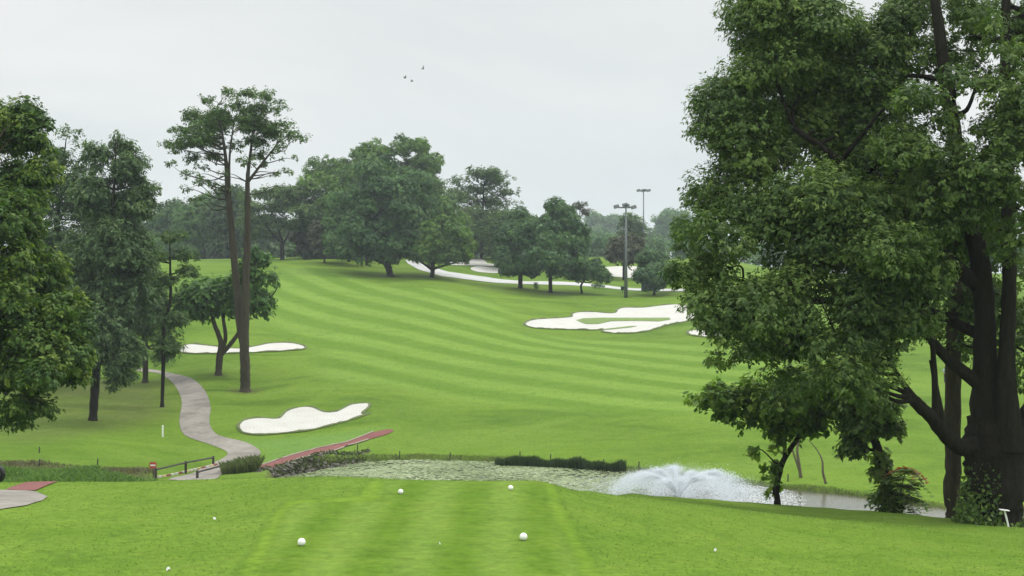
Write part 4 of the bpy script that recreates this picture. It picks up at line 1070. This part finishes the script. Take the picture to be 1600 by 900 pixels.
# background row on the left skyline
BG = 'trees on the skyline behind the twin stemmed tree'
far_tree('rounded hazy tree far left on the hilltop skyline', (272, 385), [(270, 340, 28, 26), (255, 365, 26, 30), (285, 365, 24, 28), (268, 390, 34, 20)], 60, 13000, (.7, .42), 'leaf_dome', 47, clump=.42, grp=BG)
far_tree('broad knobbly tree left of the twin stems on the skyline', (318, 360), [(318, 325, 30, 24), (300, 350, 30, 28), (335, 350, 34, 28), (318, 375, 40, 18)], 75, 16000, (.65, .4), 'leaf_dome', 48, clump=.4, grp=BG)
far_tree('tall tree straight behind the twin stems on the skyline', (362, 350), [(362, 310, 28, 22), (350, 340, 30, 30), (380, 345, 28, 32), (365, 375, 36, 22)], 70, 16000, (.65, .4), 'leaf_wispy', 49, clump=.42, grp=BG)
DP = [(405, 305, 30, 8), (435, 300, 36, 9), (470, 303, 36, 10), (495, 315, 24, 10), (400, 325, 30, 9), (440, 322, 40, 11), (480, 332, 34, 11), (415, 345, 40, 11), (455, 352, 34, 11), (400, 362, 26, 10), (425, 368, 20, 8)]
far_tree('flat topped spreading tree with forked trunk right of the twin stems', (441, 300), DP, 170, 22000, (.55, .28), 'leaf_feather', 50, name='spreading_tree', grp=None,
         trunk=[[(441, 407, .5), (441, 390, .4), (438, 368, .3), (425, 330, .15)], [(441, 384, .28), (455, 360, .2), (475, 335, .1)], [(440, 380, .24), (420, 358, .16), (405, 335, .08)]], pads=True, clump=.7, flat=.5, surf=.1, depth=1.8, limbs=50, limb_r=.1)
far_tree('brownish rounded tree between flat topped tree and biggest dome', (490, 308), [(492, 345, 22, 24), (480, 370, 26, 24), (505, 370, 22, 26), (488, 390, 30, 14)], 60, 12000, L3, 'leaf_brown', 51, clump=.42, grp=None)
# far woodland in the haze
FG = 'hazy trees far beyond the raised green'
far_tree('hazy double topped tree leftmost beyond the raised green', (935, 980), [(926, 350, 16, 18), (950, 348, 20, 16), (938, 372, 32, 22)], 40, 7000, (1.7, 1.1), 'leaf_dome', 52, clump=.5, grp=FG)
far_tree('low hazy rounded tree beneath the double topped one', (925, 680), [(930, 385, 32, 18), (950, 378, 26, 18), (915, 380, 20, 20)], 45, 8000, (1.2, .75), 'leaf_dome', 53, clump=.45, grp=FG)
far_tree('middle hazy tree beneath the far lamp mast', (1000, 640), [(990, 385, 26, 20), (1012, 380, 24, 22), (1000, 398, 36, 14)], 50, 8500, (1.1, .7), 'leaf_wispy', 54, clump=.45, grp=FG)
far_tree('big hazy tree looming behind the edge of the huge dark tree', (1045, 800), [(1040, 345, 26, 22), (1058, 360, 26, 30), (1030, 375, 26, 24), (1050, 395, 40, 18)], 55, 9500, (1.4, .9), 'leaf_dome', 55, clump=.45, grp=FG)
r_ = np.random.default_rng(77)
def far_wood(name, label, x0, x1, y0, y1, d, n, lm):
    K = int((x1 - x0) / 4)
    ells = [(x0 + (x1 - x0) * i / K + r_.uniform(-5, 5), y1 - (y1 - y0) * ((i * .618) % 1) ** 1.2, r_.uniform(11, 20), r_.uniform(9, 15), r_.uniform(-10, 10)) for i in range(K)]
    v, t, *_ = make_crown(ells, d, K * 4, int(n * 1.3), (.9, .5), r=r_, clump=.6, surf=.3)
    g = ground_at((x0 + x1) / 2, d)
    return props(mesh_obj(name, v, quads(len(v) // 4), M[lm], origin=g, tint=t), label, 'woodland', kind='stuff')
far_wood('far_wood', 'hazy belt of scrub and woodland beyond the left hilltop', 180, 480, 356, 412, 395, 42000, 'leaf_wispy')
far_wood('far_wood', 'shadowy undergrowth behind the dome trees and clipped hedge', 455, 720, 345, 412, 345, 36000, 'leaf_dome')
far_wood('far_wood', 'hazy belt of wood along the far end of the raised green', 700, 1750, 372, 412, 480, 60000, 'leaf_dome')
# distant ridge of wood that closes the view all round
far_wood('far_wood', 'faint band of distant forest along the skyline', -500, 2300, 384, 412, 1250, 40000, 'leaf_dome')

def palm():
    r = np.random.default_rng(8); g = ground_at(727, 315); root = empty('palm_tree', g, 'palm with arching grey green fronds between two dome trees', 'tree')
    top = px_point(727, 330, 315) - g
    p, rr = smooth_path([(0, 0, -.2), top * .5 + np.array([.2, 0, 0]), top], [.3, .22, .18], 5)
    mb = MB(); mb.tube(p, rr, 8); mb.build('trunk', M['bark_grey'], root, True)
    L = []; A = []; Nn = []; st = MB()
    for k in range(20):
        a = 2.4 * k + r.uniform(-.3, .3); lift = r.uniform(-.1, 1.1); ln = r.uniform(3.6, 5.0)
        h = np.array([math.cos(a), math.sin(a), 0]); t = np.linspace(0, 1, 15)[:, None]
        rach = top + h * ln * t * (1 - .15 * t) + np.array([0, 0, 1]) * ln * (lift * t - (.55 + .35 * lift) * t * t)
        st.tube(rach, np.linspace(.06, .015, 15), 4)
        side = np.array([-h[1], h[0], 0])
        for j in range(2, 15):
            for s_ in (-1, 1):
                for q in (0, .5):
                    c = rach[j] * (1 - q) + rach[j - 1] * q; ax = side * s_ + h * .7 + np.array([0, 0, -.5]); ax /= np.linalg.norm(ax)
                    L.append(c + ax * .38); A.append(ax); Nn.append(np.array([0, 0, 1.0]) + r.normal(0, .2, 3))
    st.build('frond_stems', M['bark_grey'], root)
    Nn = np.array(Nn); Nn /= np.linalg.norm(Nn, axis=1, keepdims=True)
    v = scatter_leaves(np.array(L), Nn, np.array(A), .85, .13)
    mesh_obj('fronds', v, quads(len(L)), M['leaf_wispy'], root, tint=r.uniform(.4, 1, len(L)))
palm()
# clipped hedge on the hilltop
def hedge():
    a = hit(474, 406, dmin=200); b = hit(575, 407, dmin=200); n = 6500; r = np.random.default_rng(4)
    t = r.uniform(0, 1, n); f = r.integers(0, 3, n); w = r.uniform(-.6, .6, n); h = r.uniform(0, 1.45, n)
    w = np.where(f == 0, -.6, np.where(f == 1, .6, w)); h = np.where(f == 2, 1.45, h)
    p = a + (b - a) * t[:, None]; e = (b - a)[:2] / np.linalg.norm((b - a)[:2])
    p[:, 2] = ter(p[:, 0], p[:, 1]) + h; p[:, 0] += -e[1] * w; p[:, 1] += e[0] * w
    p += r.normal(0, .06, p.shape)
    v = scatter_leaves(p, unit(n, r) + np.array([0, -.5, .4]), unit(n, r), .34, .24)
    props(mesh_obj('clipped_hedge', v, quads(n), M['reed'], origin=(a + b) / 2, tint=r.uniform(.0, .5, n)), 'long low dark clipped hedge on the hilltop', 'hedge')
hedge()
def bush(px, py, w, h, d0, label, lm='leaf_dome', n=700, leaf=(.2, .12), name='bush'):
    g = hit(px, py, dmin=d0); d = g[1]
    v, t, *_ = make_crown([(px, py - h * .5, w * .5, h * .55)], d, 10, n, leaf, clump=.55, surf=.4)
    return props(mesh_obj(name, v, quads(len(v) // 4), M[lm], origin=g, tint=t), label, 'bush')
bush(933, 451, 26, 9, 200, 'small grey green bush beside the hill path')
bush(838, 452, 8, 12, 200, 'little round bush between the trunks of the dome trees', n=350)
# shaggy grass clump by the bridge rail
gx = rng.uniform(347, 404, 2600); gd = rng.uniform(98.2, 101, 2600)
gx2 = (gx - 800) / F * gd
blades('shaggy_grass', gx2, gd, np.full(2600, .95) * (.6 + .4 * np.sin(np.clip((gx - 340) / 66, 0, 1) * math.pi * .5)), .05, M['leaf_bank'], 'shaggy clump of tall olive grass in front of the bridge rail', 'tall grass', kind='thing', lean=.3, tint=(.6, .2))

# ------------------------------------------------------------------ built things
# little bridge on the cart path
def bridge():
    a = hit(262, 749, dmin=85, dmax=130); root = empty('footbridge', a, 'cart path footbridge with two low dark wooden rails and painted kerb stones', 'bridge')
    def rail(pts, posts):
        W = [hit(x, y, dmin=85, dmax=130) for x, y in pts]
        top = [px_point(x, y2, w[1]) for (x, y), w, (_, y2) in zip(pts, W, posts)]
        mb = MB(); p = np.array(top) - a
        mb.tube(p, [.065] * len(p), 6)
        r = mb.build('railing', M['wood_dark'], root)
        for w, t in zip(W, top):
            pb = MB(); pb.box(((w[0] - a[0]), (w[1] - a[1]), (w[2] + t[2]) / 2 - a[2]), (.15, .15, t[2] - w[2] + .22), bev=.02)
            pb.build('post', M['wood_dark'], r)
    rail([(243, 748), (290, 740), (333, 726)], [(0, 734), (0, 723), (0, 715)])
    rail([(308, 748), (352, 736), (397, 722)], [(0, 738), (0, 726), (0, 716)])
    cols_ = [M['kerb_white'], M['kerb_yellow'], M['kerb_red']]
    w = np.array([hit(x, y, dmin=85, dmax=130) for x, y in ((246, 747), (270, 743), (300, 736), (318, 732), (340, 727))]); w = interp_poly(w, .55)
    for i in range(len(w) - 1):
        m_ = (w[i] + w[i + 1]) / 2 - a; e = w[i + 1] - w[i]
        kb = MB(); kb.box((m_[0], m_[1], m_[2] + .06), (np.hypot(*e[:2]) * .8, .14, .14), math.atan2(e[1], e[0]), 0, .02)
        kb.build('kerb_stone', cols_[i % 3 if i % 4 else 0], root)
M['kerb_white'] = simple_mat('worn_white_paint', (.42, .40, .35), .8, .3)
M['kerb_red'] = simple_mat('worn_red_paint', (.20, .07, .05), .8, .3)
M['kerb_yellow'] = simple_mat('yellow_paint', (.42, .34, .16), .7, .2)
bridge()
def sign_red():
    g = hit(239, 746, dmin=85, dmax=130); root = empty('warning_sign', g, 'small square red sign on a post at the bridge end', 'sign')
    s = g[1] / F
    mb = MB(); mb.tube([(0, 0, -.1), (0, 0, 20 * s)], [.035, .035], 6); mb.build('post', M['wood_dark'], root)
    mb = MB(); mb.box((0, -.05, 19 * s), (11 * s, .03, 10 * s), bev=.01); pl = mb.build('plate', M['red_sign'], root)
    mb = MB(); mb.box((0, -.068, 19 * s), (8 * s, .005, 2.4 * s)); mb.build('bar', M['white_paint'], pl)
sign_red()
def stake():
    g = hit(254, 683, dmin=85, dmax=160); mb = MB(); mb.box((0, 0, .42), (.11, .11, 1.05), bev=.02)
    o = mb.build('marker_stake', M['white_paint']); o.location = [float(k) for k in g]
    props(o, 'white square stake standing in the grass left of the path', 'stake')
stake()
def mast(px, by, top, d, arm, lamps, label):
    g = ground_at(px, d); root = empty('lamp_mast', g, label, 'lamp mast', 'floodlight masts')
    s = d / F; H = CAMZ - (top - HOR) * s - g[2]
    mb = MB(); mb.tube([(0, 0, -.2), (0, 0, H * .5), (0, 0, H)], [.34 if d < 300 else .24, .2 if d < 300 else .16, .12], 10); mb.build('pole', M['steel'], root, True)
    mb = MB(); mb.box(((arm[0] + arm[1]) / 2 * s, 0, H - .25), ((arm[1] - arm[0]) * s, .22, .22)); mb.build('crossarm', M['steel'], root)
    for lx, lz in lamps:
        mb = MB(); mb.box((lx * s, -.15, H - .25 + lz * s), (.95, .45, .62), 0, .25, .1); mb.box((lx * s, 0, H - .2 + lz * s * .5), (.12, .12, abs(lz) * s + .1))
        mb.build('floodlight', M['lamp'], root)
mast(978, 465, 322, 250, (-13, 13), [(-15, 1.5), (-1.5, 4), (1.5, 2.5), (12, .6)], 'nearer tall grey lamp mast with crossarm beside the hill path')
mast(1005.5, 400, 297, 360, (-9, 9), [(-8, 1), (-1, 1), (2, 1), (8, 1)], 'farther thin lamp mast rising from the hazy trees')
def cabinet():
    g = hit(1013, 455, dmin=200); root = empty('utility_cabinet', g, 'dark green box cabinet behind the small tree on the hill', 'cabinet')
    s = g[1] / F
    mb = MB(); mb.box((0, .4, 8.3 * s), (21 * s, 1.1, 16.5 * s), bev=.05); mb.build('housing', M['cabinet'], root)
    mb = MB(); mb.box((0, .4, 16.9 * s), (22.5 * s, 1.3, .10), bev=.03); mb.build('roof', M['cabinet'], root)
    for k in (-1, 1):
        mb = MB(); mb.box((k * 5 * s, -.165, 8 * s), (9.4 * s, .03, 14.5 * s)); dr = mb.build('door', M['cabinet'], root)
        mb = MB(); mb.box((k * 1.3 * s, -.2, 8 * s), (.06, .05, .25)); mb.build('handle', M['steel'], dr)
cabinet()
def bin_():
    g = hit(972.5, 459, dmin=200); root = empty('litter_bin', g, 'small dark litter bin on a post by the lamp mast', 'bin')
    mb = MB(); mb.tube([(0, 0, -.1), (0, 0, .7)], [.06, .06], 6); mb.build('post', M['steel'], root)
    mb = MB(); mb.tube([(0, 0, .6), (0, 0, .65), (0, 0, 1.25), (0, 0, 1.36)], [.24, .28, .34, .2], 10); mb.build('bucket', M['cabinet'], root)
bin_()
def sign_white():
    g = ground_at(1577, 43.2); root = empty('small_sign', g, 'small blank white sign on a leaning stake before the big trunk', 'sign')
    mb = MB(); mb.tube([(0, 0, -.05), (-.07, 0, .25), (-.13, 0, .47)], [.028, .028, .028], 6); mb.build('stake', M['white_paint'], root)
    mb = MB(); mb.box((-.14, -.02, .50), (.28, .16, .025), 0, -.12, .01); pl = mb.build('plate', M['white_paint'], root)
sign_white()

# tee markers
for px, py, d, rr, lab in ((471, 845, 24.9, .068, 'near white ball tee marker at the left of the mown tee'), (818, 837, 25.4, .068, 'near white ball tee marker at the right of the mown tee'),
                      (626, 768, 30.9, .055, 'far white ball tee marker left of its pair, before the pond'), (798, 765, 31.4, .055, 'far white ball tee marker right of its pair, before the pond')):
    g = ground_at(px, d); root = empty('tee_marker', g, lab, 'tee marker', 'ball shaped tee markers')
    mb = MB(); mb.sphere((0, 0, rr * .88), rr, 20, 12); mb.build('ball', M['marker'], root, True)
    mb = MB(); mb.tube([(0, 0, -.12), (0, 0, -.02), (0, 0, rr * .3)], [.012, .015, .02], 8); mb.build('spike', M['steel'], root)
def scrap(px, d, s, label):
    g = ground_at(px, d); r = np.random.default_rng(int(px)); k = 9
    v = [(s * r.uniform(.6, 1) * math.cos(2 * math.pi * i / k), s * r.uniform(.5, .9) * math.sin(2 * math.pi * i / k), r.uniform(.005, .045)) for i in range(k)]
    v += [(p[0] * .5, p[1] * .5, p[2] + r.uniform(.0, .035)) for p in v[:k]] + [(0, 0, .05)]
    f = [(i, (i + 1) % k, k + (i + 1) % k, k + i) for i in range(k)] + [(k + i, k + (i + 1) % k, 2 * k) for i in range(k)]
    o = mesh_obj('paper_scrap', np.array(v), f, M['plastic_white']); o.location = [float(q) for q in g]
    props(o, label, 'litter')
scrap(263, 23.0, .05, 'crumpled white scrap lying in the near left grass')
scrap(335, 28.7, .04, 'small white scrap in the grass where the slope dips')
scrap(687, 24.9, .02, 'tiny white scrap in the middle of the tee')
scrap(1118, 26.6, .035, 'white scrap lying in the coarse near right grass')

# three birds
def bird(px, py, bank, flap, label):
    p = px_point(px, py, 110); s = .24
    mb = MB(); mb.tube([(-.30 * s, 0, 0), (-.1 * s, 0, .02 * s), (.3 * s, 0, .0), (.62 * s, 0, .02 * s), (.75 * s, 0, .0)], [.03 * s, .11 * s, .16 * s, .1 * s, .02 * s], 8)
    for k in (-1, 1):
        up = math.sin(flap + bank * k); co = math.cos(flap + bank * k)
        pts = [(.42, .08, 0), (.05, .08, 0), (.5, .55, .25), (.12, .55, .25), (.28, 1.15, .3), (.1, 1.1, .3)]
        W = [(x * s, k * (.08 + (y - .08) * co) * s, ((y - .08) * up + z * .2) * s + dz) for dz in (.008, -.008) for x, y, z in pts]
        mb.add(W, [(0, 1, 3, 2), (2, 3, 5, 4), (7, 6, 8, 9), (9, 8, 10, 11), (0, 2, 8, 6), (2, 4, 10, 8), (1, 7, 9, 3), (3, 9, 11, 5), (4, 5, 11, 10)])
    o = mb.build('bird', M['bird']); o.location = [float(k) for k in p]; o.rotation_euler = (0, .1, R(205 + bank * 40))
    props(o, label, 'bird', 'birds flying over the fairway')
bird(634, 122, .1, .6, 'leftmost of the two low birds flying close together')
bird(645, 127, -.3, .3, 'lower right bird of the close pair in the sky')
bird(662, 108, .4, .75, 'topmost bird flying apart from the close pair')

# golfer on the fairway behind the big trunk
def person():
    g = ground_at(1478, 148)
    root = empty('person', g, 'distant golfer in pale blue shirt and dark trousers beyond the trunks', 'person')
    def skin(name, pts, edges, rad, mat):
        me = bpy.data.meshes.new(name); me.from_pydata(pts, edges, []); o = bpy.data.objects.new(name, me); C.objects.link(o); o.parent = root
        s = o.modifiers.new('skin', 'SKIN'); s.use_smooth_shade = True
        for i, r in enumerate(rad): me.skin_vertices[0].data[i].radius = (r, r)
        me.skin_vertices[0].data[0].use_root = True
        o.modifiers.new('sub', 'SUBSURF').levels = 1
        o.modifiers['sub'].render_levels = 1
        me.materials.append(mat); return o
    sk = simple_mat('skin', (.32, .19, .13), .6, .1); shirt = simple_mat('pale_blue_cloth', (.36, .45, .58), .9, .1); tr_ = simple_mat('dark_cloth', (.03, .035, .05), .9, .1)
    skin('body', [(0, 0, .95), (0, 0, 1.2), (0, 0, 1.42), (0, 0, 1.52), (0, -.02, 1.64), (0, -.01, 1.74), (.2, 0, 1.40), (.27, -.05, 1.14), (.2, -.25, .98), (.19, -.31, .93), (-.2, 0, 1.40), (-.27, -.05, 1.14), (-.2, -.25, .98), (-.19, -.31, .93), (.1, 0, .9), (.11, 0, .5), (.11, .02, .08), (.11, -.12, .04), (-.1, 0, .9), (-.11, 0, .5), (-.11, .02, .08), (-.11, -.12, .04)],
         [(0, 1), (1, 2), (2, 3), (3, 4), (4, 5), (2, 6), (6, 7), (7, 8), (8, 9), (2, 10), (10, 11), (11, 12), (12, 13), (0, 14), (14, 15), (15, 16), (16, 17), (0, 18), (18, 19), (19, 20), (20, 21)],
         [.13, .13, .12, .055, .095, .06, .055, .045, .032, .035, .055, .045, .032, .035, .09, .06, .045, .04, .09, .06, .045, .04], sk)
    skin('shirt', [(0, 0, .92), (0, 0, 1.2), (0, 0, 1.43), (.21, 0, 1.40), (.27, -.05, 1.17), (-.21, 0, 1.40), (-.27, -.05, 1.17)], [(0, 1), (1, 2), (2, 3), (3, 4), (2, 5), (5, 6)], [.16, .15, .14, .08, .07, .08, .07], shirt)
    skin('trousers', [(0, 0, .95), (.1, 0, .88), (.115, 0, .5), (.115, .02, .1), (-.1, 0, .88), (-.115, 0, .5), (-.115, .02, .1)], [(0, 1), (1, 2), (2, 3), (0, 4), (4, 5), (5, 6)], [.14, .11, .085, .07, .11, .085, .07], tr_)
    mb = MB(); mb.sphere((0, 0, 1.75), .11, 10, 6, (1, 1.05, .55)); mb.box((0, -.13, 1.74), (.15, .12, .02), bev=.01); mb.build('cap', M['plastic_white'], root, True)
person()

# golf cart parked at the left edge: only a wheel shows
def cart():
    g = ground_at(-54, 41.5); root = empty('golf_cart', g, 'white golf cart at far left edge with only a black tyred wheel showing', 'golf cart')
    gx_, gy_ = -34, 41.5
    wr = .235
    for x in (-.85, .85):
        for y in (-.5, .5):
            gz_ = gz(g[0] + x, g[1] + y) - g[2]
            mb = MB(); c = (x * .78, y, wr + gz_ * .8)
            ring_ = [(c[0] + wr * .86 * math.cos(t), c[1], c[2] + wr * .86 * math.sin(t)) for t in np.linspace(0, 2 * math.pi, 21)]
            mb.tube(ring_, [.085] * 21, 8, False)
            w = mb.build('wheel', M['black'], root, True)
            mb = MB(); mb.tube([(c[0], c[1] - .08, c[2]), (c[0], c[1] + .08, c[2])], [.15, .15], 14); mb.build('rim', M['plastic_white'], w)
    mb = MB(); mb.box((-.08, 0, .42), (1.5, 1.0, .14), bev=.05); mb.box((-.62, 0, .62), (.5, .98, .35), bev=.1); mb.box((.48, 0, .62), (.5, .98, .28), bev=.1); mb.build('body', M['plastic_white'], root)
    mb = MB(); mb.box((.28, 0, .8), (.5, .95, .14), bev=.06); mb.box((.55, 0, 1.05), (.12, .95, .42), bev=.05); mb.build('seat', M['black'], root)
    mb = MB(); mb.box((-.08, 0, 1.85), (1.2, 1.15, .07), bev=.05); mb.build('roof', M['plastic_white'], root)
    for x in (-.62, .66):
        for y in (-.48, .48):
            mb = MB(); mb.tube([(x, y, .6), (x * .98, y, 1.83)], [.022, .022], 6); mb.build('post', M['steel'], root)
    mb = MB(); mb.tube([(-.55, -.22, .78), (-.32, -.22, 1.02)], [.02, .02], 6); t_ = np.linspace(0, 2 * math.pi, 17)
    mb.tube([(-.30 + .05 * math.sin(t), -.22 + .17 * math.cos(t), 1.03 + .15 * math.sin(t)) for t in t_], [.017] * 17, 6, False); mb.build('steering_wheel', M['black'], root)
    mb = MB(); mb.tube([(.55, .2, .55), (.56, .2, 1.3)], [.13, .15], 10); mb.build('golf_bag', M['wood_dark'], root)
    root.rotation_euler = (0, 0, 0)
cart()

# near turf blades
nbl = 230000
yy = 17 + 30 * rng.uniform(0, 1, nbl) ** 1.25
pxx = rng.uniform(-120, 1720, nbl)
xx = (pxx - 800) / F * yy
keep = (sdf(collar_poly, xx, yy) < .03)
apr = np.array([hit(a, b, **N1)[:2] for a, b in [(-150, 768.5), (52, 768), (62, 772), (74, 777), (66, 783), (40, 791), (0, 797), (-150, 800)]])
rdp = np.array([hit(a, b, **N1)[:2] for a, b in [(8, 766), (44, 754.5), (92, 753.3), (80, 757), (55, 767.5), (30, 767.5)]])
keep &= (sdf(apr, xx, yy) < -.02) & (sdf(rdp, xx, yy) < -.02)
xx, yy = xx[keep], yy[keep]
M['blade'] = leaf_mat('turf_blade', (.098, .174, .020), (.122, .202, .028), (.162, .24, .044), .3)
blades('turf_blades', xx, yy, (.028 + .035 * rng.uniform(0, 1, len(xx))), .013, M['blade'], 'coarse bright grass around the mown tee', 'grass', lean=.7, tint=(.36, .13))

# ------------------------------------------------------------------ haze
hz = MB(); hz.box((0, 1900, 0), (12000, 4700, 1)); 
hv = np.array(hz.v); hv[:, 2] = np.where(hv[:, 2] < 0, GV[:, 2].min() - 1.0, 62.0)
hv[:, 1] = np.where(hv[:, 1] < 1900, -40, 4400)
XM = np.abs(GV[:, 0]).max() + 20
hv[:, 0] = np.sign(hv[:, 0]) * XM
m, nt, out = new_mat('haze_air')
pv = N(nt, 'ShaderNodeVolumePrincipled', i={'Color': (.84, .93, 1.0, 1), 'Density': .00024, 'Anisotropy': .2})
nt.links.new(pv.outputs[0], out.inputs['Volume'])
ho = mesh_obj('haze', hv, hz.f, m); props(ho, 'thin bluish haze filling the air over the course', 'haze', kind='stuff')

# ------------------------------------------------------------------ sky, sun, camera
SUN_EL, SUN_AZ = 58.0, 72.0      # azimuth clockwise from +Y
w = bpy.data.worlds.new('World'); scene.world = w; w.use_nodes = True
nt = w.node_tree; nt.nodes.clear()
wo = nt.nodes.new('ShaderNodeOutputWorld'); bg = N(nt, 'ShaderNodeBackground', i={'Strength': .1})
sky = N(nt, 'ShaderNodeTexSky', sky_type='NISHITA', sun_disc=False)
sky.sun_elevation = R(SUN_EL); sky.sun_rotation = R(SUN_AZ); sky.dust_density = 3.0
tc = N(nt, 'ShaderNodeTexCoord')
sp_ = N(nt, 'ShaderNodeSeparateXYZ'); nt.links.new(tc.outputs['Generated'], sp_.inputs[0])
# overcast: luminance grows towards the zenith
up = N(nt, 'ShaderNodeMapRange', interpolation_type='LINEAR', i={1: .19, 2: 1.0, 3: 1.0, 4: 3.3}); nt.links.new(sp_.outputs[2], up.inputs[0])
mpw = N(nt, 'ShaderNodeMapping', i={'Scale': (1, 1, 2.6)}); nt.links.new(tc.outputs['Generated'], mpw.inputs[0])
cl = noise(nt, mpw.outputs[0], 2.2, 6, .5, .5)
clc = ramp(nt, cl, [(.36, (7.25, 7.8, 7.9)), (.64, (9.1, 9.2, 9.05))])
sc = N(nt, 'ShaderNodeVectorMath', operation='SCALE'); nt.links.new(clc, sc.inputs[0]); lo_ = N(nt, 'ShaderNodeMapRange', i={1: 0.0, 2: .16, 3: 1.14, 4: 1.0}); nt.links.new(sp_.outputs[2], lo_.inputs[0])
nt.links.new(math_n(nt, 'MULTIPLY', up.outputs[0], lo_.outputs[0]), sc.inputs['Scale'])
mixed = mixrgb(nt, .93, sky.outputs[0], sc.outputs[0])
nt.links.new(mixed, bg.inputs['Color']); nt.links.new(bg.outputs[0], wo.inputs['Surface'])
sl = bpy.data.lights.new('sun', 'SUN'); sl.energy = 1.5; sl.angle = R(10); sl.color = (1, .95, .87)
so = bpy.data.objects.new('sun', sl); C.objects.link(so)
sd = Vector((math.sin(R(SUN_AZ)) * math.cos(R(SUN_EL)), math.cos(R(SUN_AZ)) * math.cos(R(SUN_EL)), math.sin(R(SUN_EL))))
so.rotation_euler = sd.to_track_quat('Z', 'Y').to_euler(); so.location = (0, 100, 120)
cam = bpy.data.cameras.new('camera'); cam.sensor_width = 36; cam.lens = F / 1600 * 36; cam.clip_end = 9000; cam.clip_start = .5
co = bpy.data.objects.new('camera', cam); C.objects.link(co); co.location = (0, 0, CAMZ)
co.rotation_euler = (R(90) - math.atan((450 - HOR) / F), 0, 0); scene.camera = co
vs = scene.view_settings; vs.view_transform = 'Standard'; vs.look = 'None'; vs.exposure = 0.0; vs.gamma = 1; vs.use_curve_mapping = False
cy = scene.cycles
cy.max_bounces = 8; cy.diffuse_bounces = 4; cy.glossy_bounces = 2; cy.transmission_bounces = 5; cy.volume_bounces = 0; cy.transparent_max_bounces = 8
cy.use_denoising = True
cy.caustics_reflective = False; cy.caustics_refractive = False
